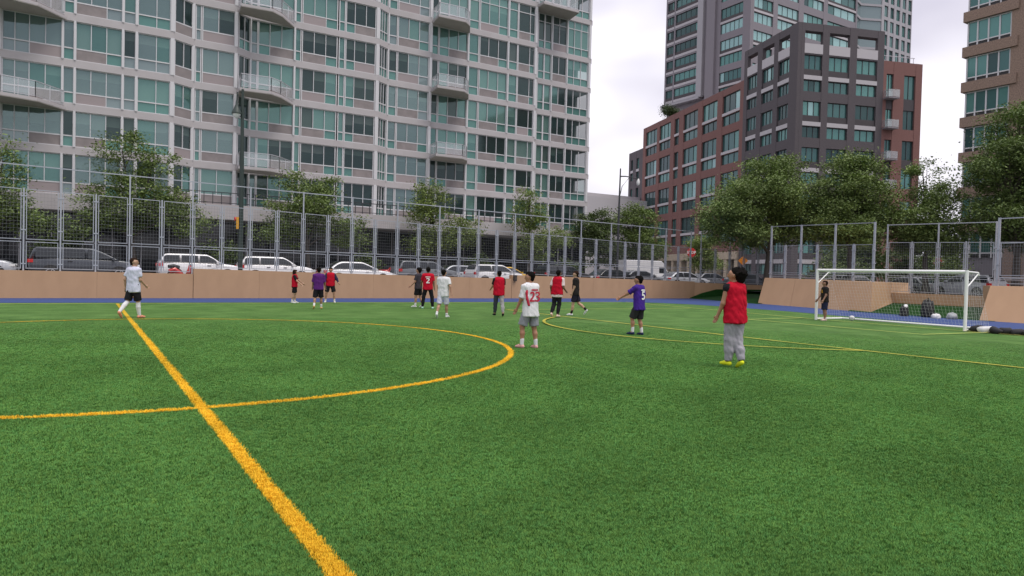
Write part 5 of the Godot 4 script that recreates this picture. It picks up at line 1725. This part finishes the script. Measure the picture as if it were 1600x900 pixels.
		if leg > 1.0:
			pq.append(bone.call(kn - Vector3(0, 0, 0.006), kn.lerp(an, 0.5) - Vector3(0, 0, 0.01), 0.078 * lw, 0.072 * lw)); pq.append(flat.call(kn.lerp(an, 0.5) - Vector3(0, 0, 0.01), kn.lerp(an, leg - 1.0), 0.072 * lw, 0.056 * lw))
		if look.has("two_tone"):
			b = MB.new()
			net_surface(pq, cell, 0.03, b, 0.02)
			part("trouser_leg", b.done(true), clothv(look.pants if s == "l" else look.two_tone), root)
		else: pants += pq
	if pants:
		b = MB.new()
		net_surface(pants, cell, 0.03, b, 0.017 if look.get("leg_wide", 1.0) > 1.15 else 0.014)
		part("shorts" if leg < 1.0 else "trousers", b.done(true), clothv(look.pants), root)
	# socks and shoes
	for s in ["l", "r"]:
		var kn: Vector3 = J["knee" + s]; var an: Vector3 = J["ank" + s]; var fd: Vector3 = J["foot" + s]
		var so: float = look.get("sock", 0.25)
		if so > 0.0:
			b = MB.new()
			var sk := [bone.call(an, an.lerp(kn, minf(so, 0.62)) - Vector3(0, 0, 0.012), 0.044, 0.048 if so < 0.4 else 0.064)]
			if so > 0.62: sk.append(bone.call(an.lerp(kn, 0.62) - Vector3(0, 0, 0.012), an.lerp(kn, so), 0.064, 0.063))
			net_surface(sk, minf(cell, 0.014), 0.02, b)
			part("sock", b.done(true), clothv(look.get("sock_color", ["cloth_white", 0.7, 0.7, 0.72])), root)
		b = MB.new()
		var heel := an - Vector3(0, 0.038, 0) - fd * 0.035
		net_surface([bone.call(heel, an - Vector3(0, 0.032, 0) + fd * 0.07, 0.039, 0.041), bone.call(an - Vector3(0, 0.038, 0) + fd * 0.07, an - Vector3(0, 0.048, 0) + fd * 0.165, 0.041, 0.027), bone.call(an - Vector3(0, 0.01, 0), an - Vector3(0, 0.03, 0), 0.043, 0.043)], minf(cell, 0.014), 0.02, b)
		part("shoe", b.done(true), clothv(look.shoes + [0.5]), root)
	# numbers and stripes on the back
	var bxf := Basis(R, Vector3.UP, -F)
	if look.has("number"):
		var nm: Array = look.number
		var bk := pel + up * 0.245 + Vector3(0, 0, -(0.128 + 0.022))
		text(nm[0], shirt, W.call(bk), nm[1] * k, M[nm[2]], "back_number", bxf)
		if nm.size() > 3:
			var tb := MB.new()
			for i in 5: tb.box(W.call(pel + up * 0.405 + Vector3(0.085 - 0.042 * i, 0, -0.148)), Vector3(0.03, 0.04 + 0.008 * (i % 2), 0.006) * k, bxf)
			part("back_name", tb.done(), M[nm[2]], shirt)
	if look.has("stripe"):
		var sb := []
		for p in [[-0.15, 0.44, -0.06, -0.18, 0.34, -0.062], [-0.18, 0.34, -0.062, -0.175, 0.2, -0.074], [-0.175, 0.2, -0.074, -0.15, 0.06, -0.102]]:
			sb.append(bone.call(pel + up * p[1] + Vector3(p[0], 0, p[2]), pel + up * p[4] + Vector3(p[3], 0, p[5]), 0.03, 0.03))
		b = MB.new()
		net_surface(sb, minf(cell, 0.012), 0.02, b)
		part("stripe", b.done(true), M.cloth_redprint, shirt)
	if look.has("chest_print"):
		b = MB.new()
		for i in 3: b.box(W.call(pel + up * (0.3 + 0.05 * i) + Vector3(0.0, 0, 0.135)), Vector3(0.16 - 0.03 * i, 0.032, 0.006) * k, bxf)
		part("chest_print", b.done(), M.signal_yellow, shirt)

func make_people() -> void:
	wrinkle = FastNoiseLite.new()
	wrinkle.seed = 3
	wrinkle.frequency = 0.11
	wrinkle.fractal_octaves = 2
	M.weave_tex = noise_tex(0.25, Color(0.9, 0.9, 0.9), Color(1, 1, 1), 128, 2, 14)
	mat("lips", 0.28, 0.10, 0.09, 0.5)
	mat("hair_dark", 0.008, 0.007, 0.0065, 0.9).metallic_specular = 0.15
	mat("hair_brown", 0.024, 0.014, 0.01, 0.9).metallic_specular = 0.15
	mat("cloth_redprint", 0.42, 0.012, 0.04, 0.8)
	mat("print_white", 0.75, 0.75, 0.76, 0.8)
	var red := ["cloth_red", 0.48, 0.007, 0.026]
	var black := ["cloth_black", 0.014, 0.014, 0.017]
	var white := ["cloth_white", 0.70, 0.70, 0.73]
	var navy := ["cloth_navy", 0.022, 0.025, 0.06]
	var wshoe := ["shoe_white", 0.72, 0.73, 0.73]
	var c := 31.4
	person("player in a pale blue tee and knee-high white socks at the halfway line", P(1.28, 0, 23.75), 48, 1.77, {"leg_r": [0.16, 0.03, 0.03, 0.0], "leg_l": [-0.22, 0.05, 0.55, 0.85], "arm_r": [0.1, 0.12, 0.75], "arm_l": [-0.25, 0.25, 0.5], "head": 40.0}, {"shirt": ["cloth_paleblue", 0.60, 0.62, 0.76], "pants": black, "sock": 0.95, "shoes": ["shoe_orange", 0.75, 0.3, 0.2], "skin": [0.42, 0.25, 0.17], "leg": 0.8, "hair_size": 0.95, "brown": 1, "hem": 0.11})
	person("long-haired player in a red bib pointing to the right", P(8.2, 0, 32.4), c + 75, 1.5, {"arm_r": [0.5, 0.25, 0.35], "arm_l": [0.75, 0.1, 0.15], "leg_l": [0.08, 0.02, 0.1, 0.0], "leg_r": [-0.08, 0.02, 0.1, 0.1]}, {"shirt": black, "bib": red, "pants": black, "long_hair": 1, "brown": 1, "shoes": wshoe, "sock": 0.2, "cell": 0.026, "skin": [0.42, 0.24, 0.16]})
	person("player in a purple shirt and black shorts seen from behind, left of the red pair", P(7.95, 0, 27.7), 20, 1.62, {"leg_l": [-0.05, 0.12, 0.5, 0.5], "leg_r": [0.12, 0.04, 0.05, 0.0], "arm_l": [0.1, 0.2, 0.3], "arm_r": [0.15, 0.2, 0.4]}, {"shirt": ["cloth_violet", 0.10, 0.022, 0.16], "pants": black, "shoes": ["shoe_gold", 0.62, 0.42, 0.16], "sleeve": 0.95, "cell": 0.024, "leg": 0.85, "skin": [0.30, 0.16, 0.10]})
	person("player in a red top with navy sleeves facing the camera, legs apart", P(10.0, 0, 32.9), 197, 1.66, {"leg_l": [0.1, 0.2, 0.15, 0.0], "leg_r": [0.05, 0.24, 0.12, 0.0], "arm_l": [0.15, 0.5, 0.7], "arm_r": [0.2, 0.35, 0.5]}, {"shirt": navy, "bib": red, "pants": black, "shoes": wshoe, "sleeve": 1.75, "cell": 0.026, "skin": [0.36, 0.20, 0.13]})
	person("dark-dressed player half hidden behind the player in the red jersey", P(12.62, 0, 28.6), c - 70, 1.72, {"leg_l": [0.15, 0.05, 0.1, 0.0], "leg_r": [-0.1, 0.05, 0.2, 0.15], "arm_l": [0.2, 0.2, 0.6]}, {"shirt": ["cloth_char", 0.05, 0.045, 0.055], "pants": black, "shoes": wshoe, "hair_size": 1.15, "cell": 0.026, "skin": [0.38, 0.21, 0.14]})
	person("player in a red numbered jersey and black leggings, feet wide apart", P(12.62, 0, 27.6), c - 4, 1.77, {"leg_l": [0.05, 0.2, 0.05, 0.0], "leg_r": [0.02, 0.22, 0.08, 0.0], "arm_l": [0.25, 0.3, 0.8], "arm_r": [0.0, 0.22, 0.15]}, {"shirt": red, "pants": black, "leg": 1.95, "leg_wide": 0.98, "shoes": ["shoe_mint", 0.45, 0.72, 0.6], "sleeve": 0.7, "number": ["2", 0.24, "print_white", 1], "cell": 0.024, "sock": 0.0, "skin": [0.2, 0.11, 0.07]})
	person("player all in white, tee and shorts, walking away from the camera", P(10.6, 0, 21.9), c + 14, 1.63, {"leg_r": [0.14, 0.05, 0.05, 0.0], "leg_l": [-0.22, 0.06, 0.35, 0.7], "arm_r": [-0.15, 0.35, 0.15], "arm_l": [0.15, 0.15, 0.25]}, {"shirt": white, "pants": ["cloth_palegrey", 0.55, 0.56, 0.66], "shoes": wshoe, "leg": 0.85, "cell": 0.022, "skin": [0.36, 0.19, 0.12], "sock": 0.15, "hem": 0.1})
	person("player in a red bib with one dark and one pale trouser leg", P(13.2, 0, 22.55), c - 15, 1.65, {"leg_l": [0.2, 0.05, 0.08, 0.0], "leg_r": [-0.14, 0.08, 0.2, 0.3], "arm_l": [0.5, 0.15, 0.6], "arm_r": [0.05, 0.12, 0.2]}, {"shirt": black, "bib": red, "bib_hem": 0.07, "pants": ["cloth_slate", 0.05, 0.055, 0.07], "two_tone": ["cloth_stone", 0.34, 0.33, 0.34], "leg": 1.92, "shoes": black, "cell": 0.022, "sock": 0.0, "skin": [0.4, 0.23, 0.15]})
	person("player in a white jersey with a red number and grey shorts, nearest the centre circle", P(8.3, 0, 12.8), c - 42, 1.65, {"leg_l": [0.26, 0.14, 0.32, 0.0], "leg_r": [0.0, 0.08, 0.14, 0.0], "arm_l": [0.14, 0.2, 0.28], "arm_r": [0.3, 0.1, 0.9], "head": -28.0, "lean": 0.06}, {"shirt": white, "hem": 0.14, "pants": ["cloth_grey", 0.27, 0.28, 0.31], "shoes": ["shoe_pink", 0.72, 0.38, 0.36], "number": ["23", 0.25, "cloth_redprint", 1], "stripe": 1, "cell": 0.015, "leg": 0.78, "leg_wide": 1.08, "sleeve": 0.8, "skin": [0.34, 0.17, 0.10], "sock": 0.3})
	person("running player in a red bib over white, black trousers and a black cap", P(15.1, 0, 21.5), c + 24, 1.74, {"leg_l": [-0.05, 0.02, 0.6, 0.6], "leg_r": [0.1, -0.02, 0.45, 0.05], "arm_l": [-0.2, 0.3, 0.9], "arm_r": [-0.1, 0.16, 1.1], "lean": 0.05, "tilt": 0.04}, {"shirt": ["cloth_blush", 0.70, 0.58, 0.58], "bib": red, "pants": black, "leg": 1.92, "leg_wide": 0.98, "shoes": ["shoe_blush", 0.75, 0.58, 0.5], "cap": 1, "sleeve": 0.75, "cell": 0.02, "sock": 0.0, "hem": 0.12, "skin": [0.16, 0.09, 0.06]})
	person("player in a black tee and black shorts striding left in white shoes", P(16.7, 0, 22.5), c - 76, 1.74, {"leg_l": [0.18, 0.02, 0.02, 0.0], "leg_r": [-0.28, 0.02, 0.6, 0.9], "arm_l": [0.1, 0.06, 0.25], "arm_r": [-0.05, 0.08, 0.15]}, {"shirt": ["cloth_black2", 0.02, 0.018, 0.018], "pants": ["cloth_ink", 0.022, 0.02, 0.035], "shoes": wshoe, "sock_color": black, "sock": 0.3, "cell": 0.02, "brown": 1, "skin": [0.44, 0.27, 0.18]})
	person("player in a purple shirt with a white number five, one arm held out", P(13.1, 0, 14.7), c - 48, 1.62, {"leg_l": [0.36, 0.08, 0.42, 0.0], "leg_r": [0.12, 0.06, 0.32, 0.0], "arm_l": [0.85, 0.3, 0.15], "arm_r": [-0.15, 0.3, 0.35], "lean": 0.07, "head": -25.0}, {"shirt": ["cloth_purple", 0.055, 0.022, 0.23], "hem": 0.12, "pants": ["cloth_coal", 0.03, 0.03, 0.032], "shoes": ["shoe_navy", 0.02, 0.03, 0.08], "number": ["5", 0.28, "print_white", 1], "cell": 0.016, "leg": 0.85, "leg_wide": 1.1, "sleeve": 0.75, "hair_size": 1.1, "skin": [0.34, 0.18, 0.11], "sock": 0.32})
	person("big-haired player in a red bib, grey sweatpants and yellow shoes, nearest on the right", P(10.13, 0, 8.78), 8, 1.74, {"leg_l": [0.12, -0.02, 0.1, 0.0], "leg_r": [0.02, -0.05, 0.36, 0.42], "arm_l": [0.1, 0.2, 0.3], "arm_r": [-0.12, 0.12, 0.35], "head": -50.0, "nod": 0.18, "lean": 0.03, "tilt": -0.03}, {"shirt": black, "sleeve": 0.12, "bib": red, "bib_hem": 0.1, "pants": ["cloth_heather", 0.36, 0.35, 0.39], "leg": 1.97, "leg_wide": 1.2, "shoes": ["shoe_lime", 0.75, 0.8, 0.03], "hair_size": 1.42, "cell": 0.014, "skin": [0.34, 0.18, 0.11], "sock_color": black, "sock": 0.15})
	person("goalkeeper in a black tee with a yellow print beside the left goal post", P(25.75, 0, 17.75), -58, 1.6, {"arm_l": [0.15, 0.12, 0.35], "arm_r": [0.25, 0.2, 0.3], "leg_l": [0.03, 0.04, 0.05, 0.0], "leg_r": [-0.05, 0.05, 0.08, 0.0], "head": 25.0}, {"shirt": ["cloth_black2", 0.02, 0.018, 0.018], "pants": navy, "chest_print": 1, "shoes": ["shoe_blush", 0.75, 0.58, 0.5], "cell": 0.022, "brown": 1, "skin": [0.27, 0.14, 0.09], "sock": 0.1, "leg": 0.85})

# ---------------------------------------------------------------- the place
func _ready() -> void:
	var cam := Camera3D.new()
	cam.name = "camera"
	cam.fov = 44.58
	cam.near = 0.05
	cam.far = 2500.0
	cam.position = Vector3(0, 1.64, 0)
	cam.rotation_order = EULER_ORDER_YXZ
	cam.rotation_degrees = Vector3(-1.25, -31.4, 1.42)
	add_child(cam)
	cam.current = true
	var sky := PanoramaSkyMaterial.new()
	sky.panorama = sky_image()
	sky.energy_multiplier = 1.0
	var env := Environment.new()
	env.background_mode = Environment.BG_SKY
	env.sky = Sky.new()
	env.sky.sky_material = sky
	env.tonemap_mode = Environment.TONE_MAPPER_LINEAR
	env.tonemap_exposure = 1.42
	env.sdfgi_enabled = true
	env.ssao_enabled = true
	env.ssil_enabled = true
	var we := WorldEnvironment.new()
	we.name = "environment"
	we.environment = env
	add_child(we)
	var sun := DirectionalLight3D.new()
	sun.name = "sun"
	sun.light_color = Color(1.0, 0.97, 0.93)
	sun.light_energy = 0.5
	sun.light_angular_distance = 25.0
	sun.shadow_enabled = true
	sun.rotation_degrees = Vector3(-66, 25, 0)
	add_child(sun)

	make_materials()
	var q := MB.new()
	q.quad(Vector3(-0.5, -0.5, 0), Vector3(0.5, -0.5, 0), Vector3(0.5, 0.5, 0), Vector3(-0.5, 0.5, 0))
	unit_quad = q.done()
	q = MB.new()
	q.box(Vector3.ZERO, Vector3.ONE)
	unit_box = q.done()
	var t0 := Time.get_ticks_msec()
	make_field()
	make_street()
	make_walls()
	make_condo()
	make_brick_block()
	make_tower()
	make_tan_block()
	make_far_block()
	print("buildings ", Time.get_ticks_msec() - t0)
	make_fences()
	make_trees()
	print("trees ", Time.get_ticks_msec() - t0)
	make_goal()
	make_vehicles()
	make_furniture()
	print("vehicles ", Time.get_ticks_msec() - t0)
	make_people()
	print("people ", Time.get_ticks_msec() - t0)
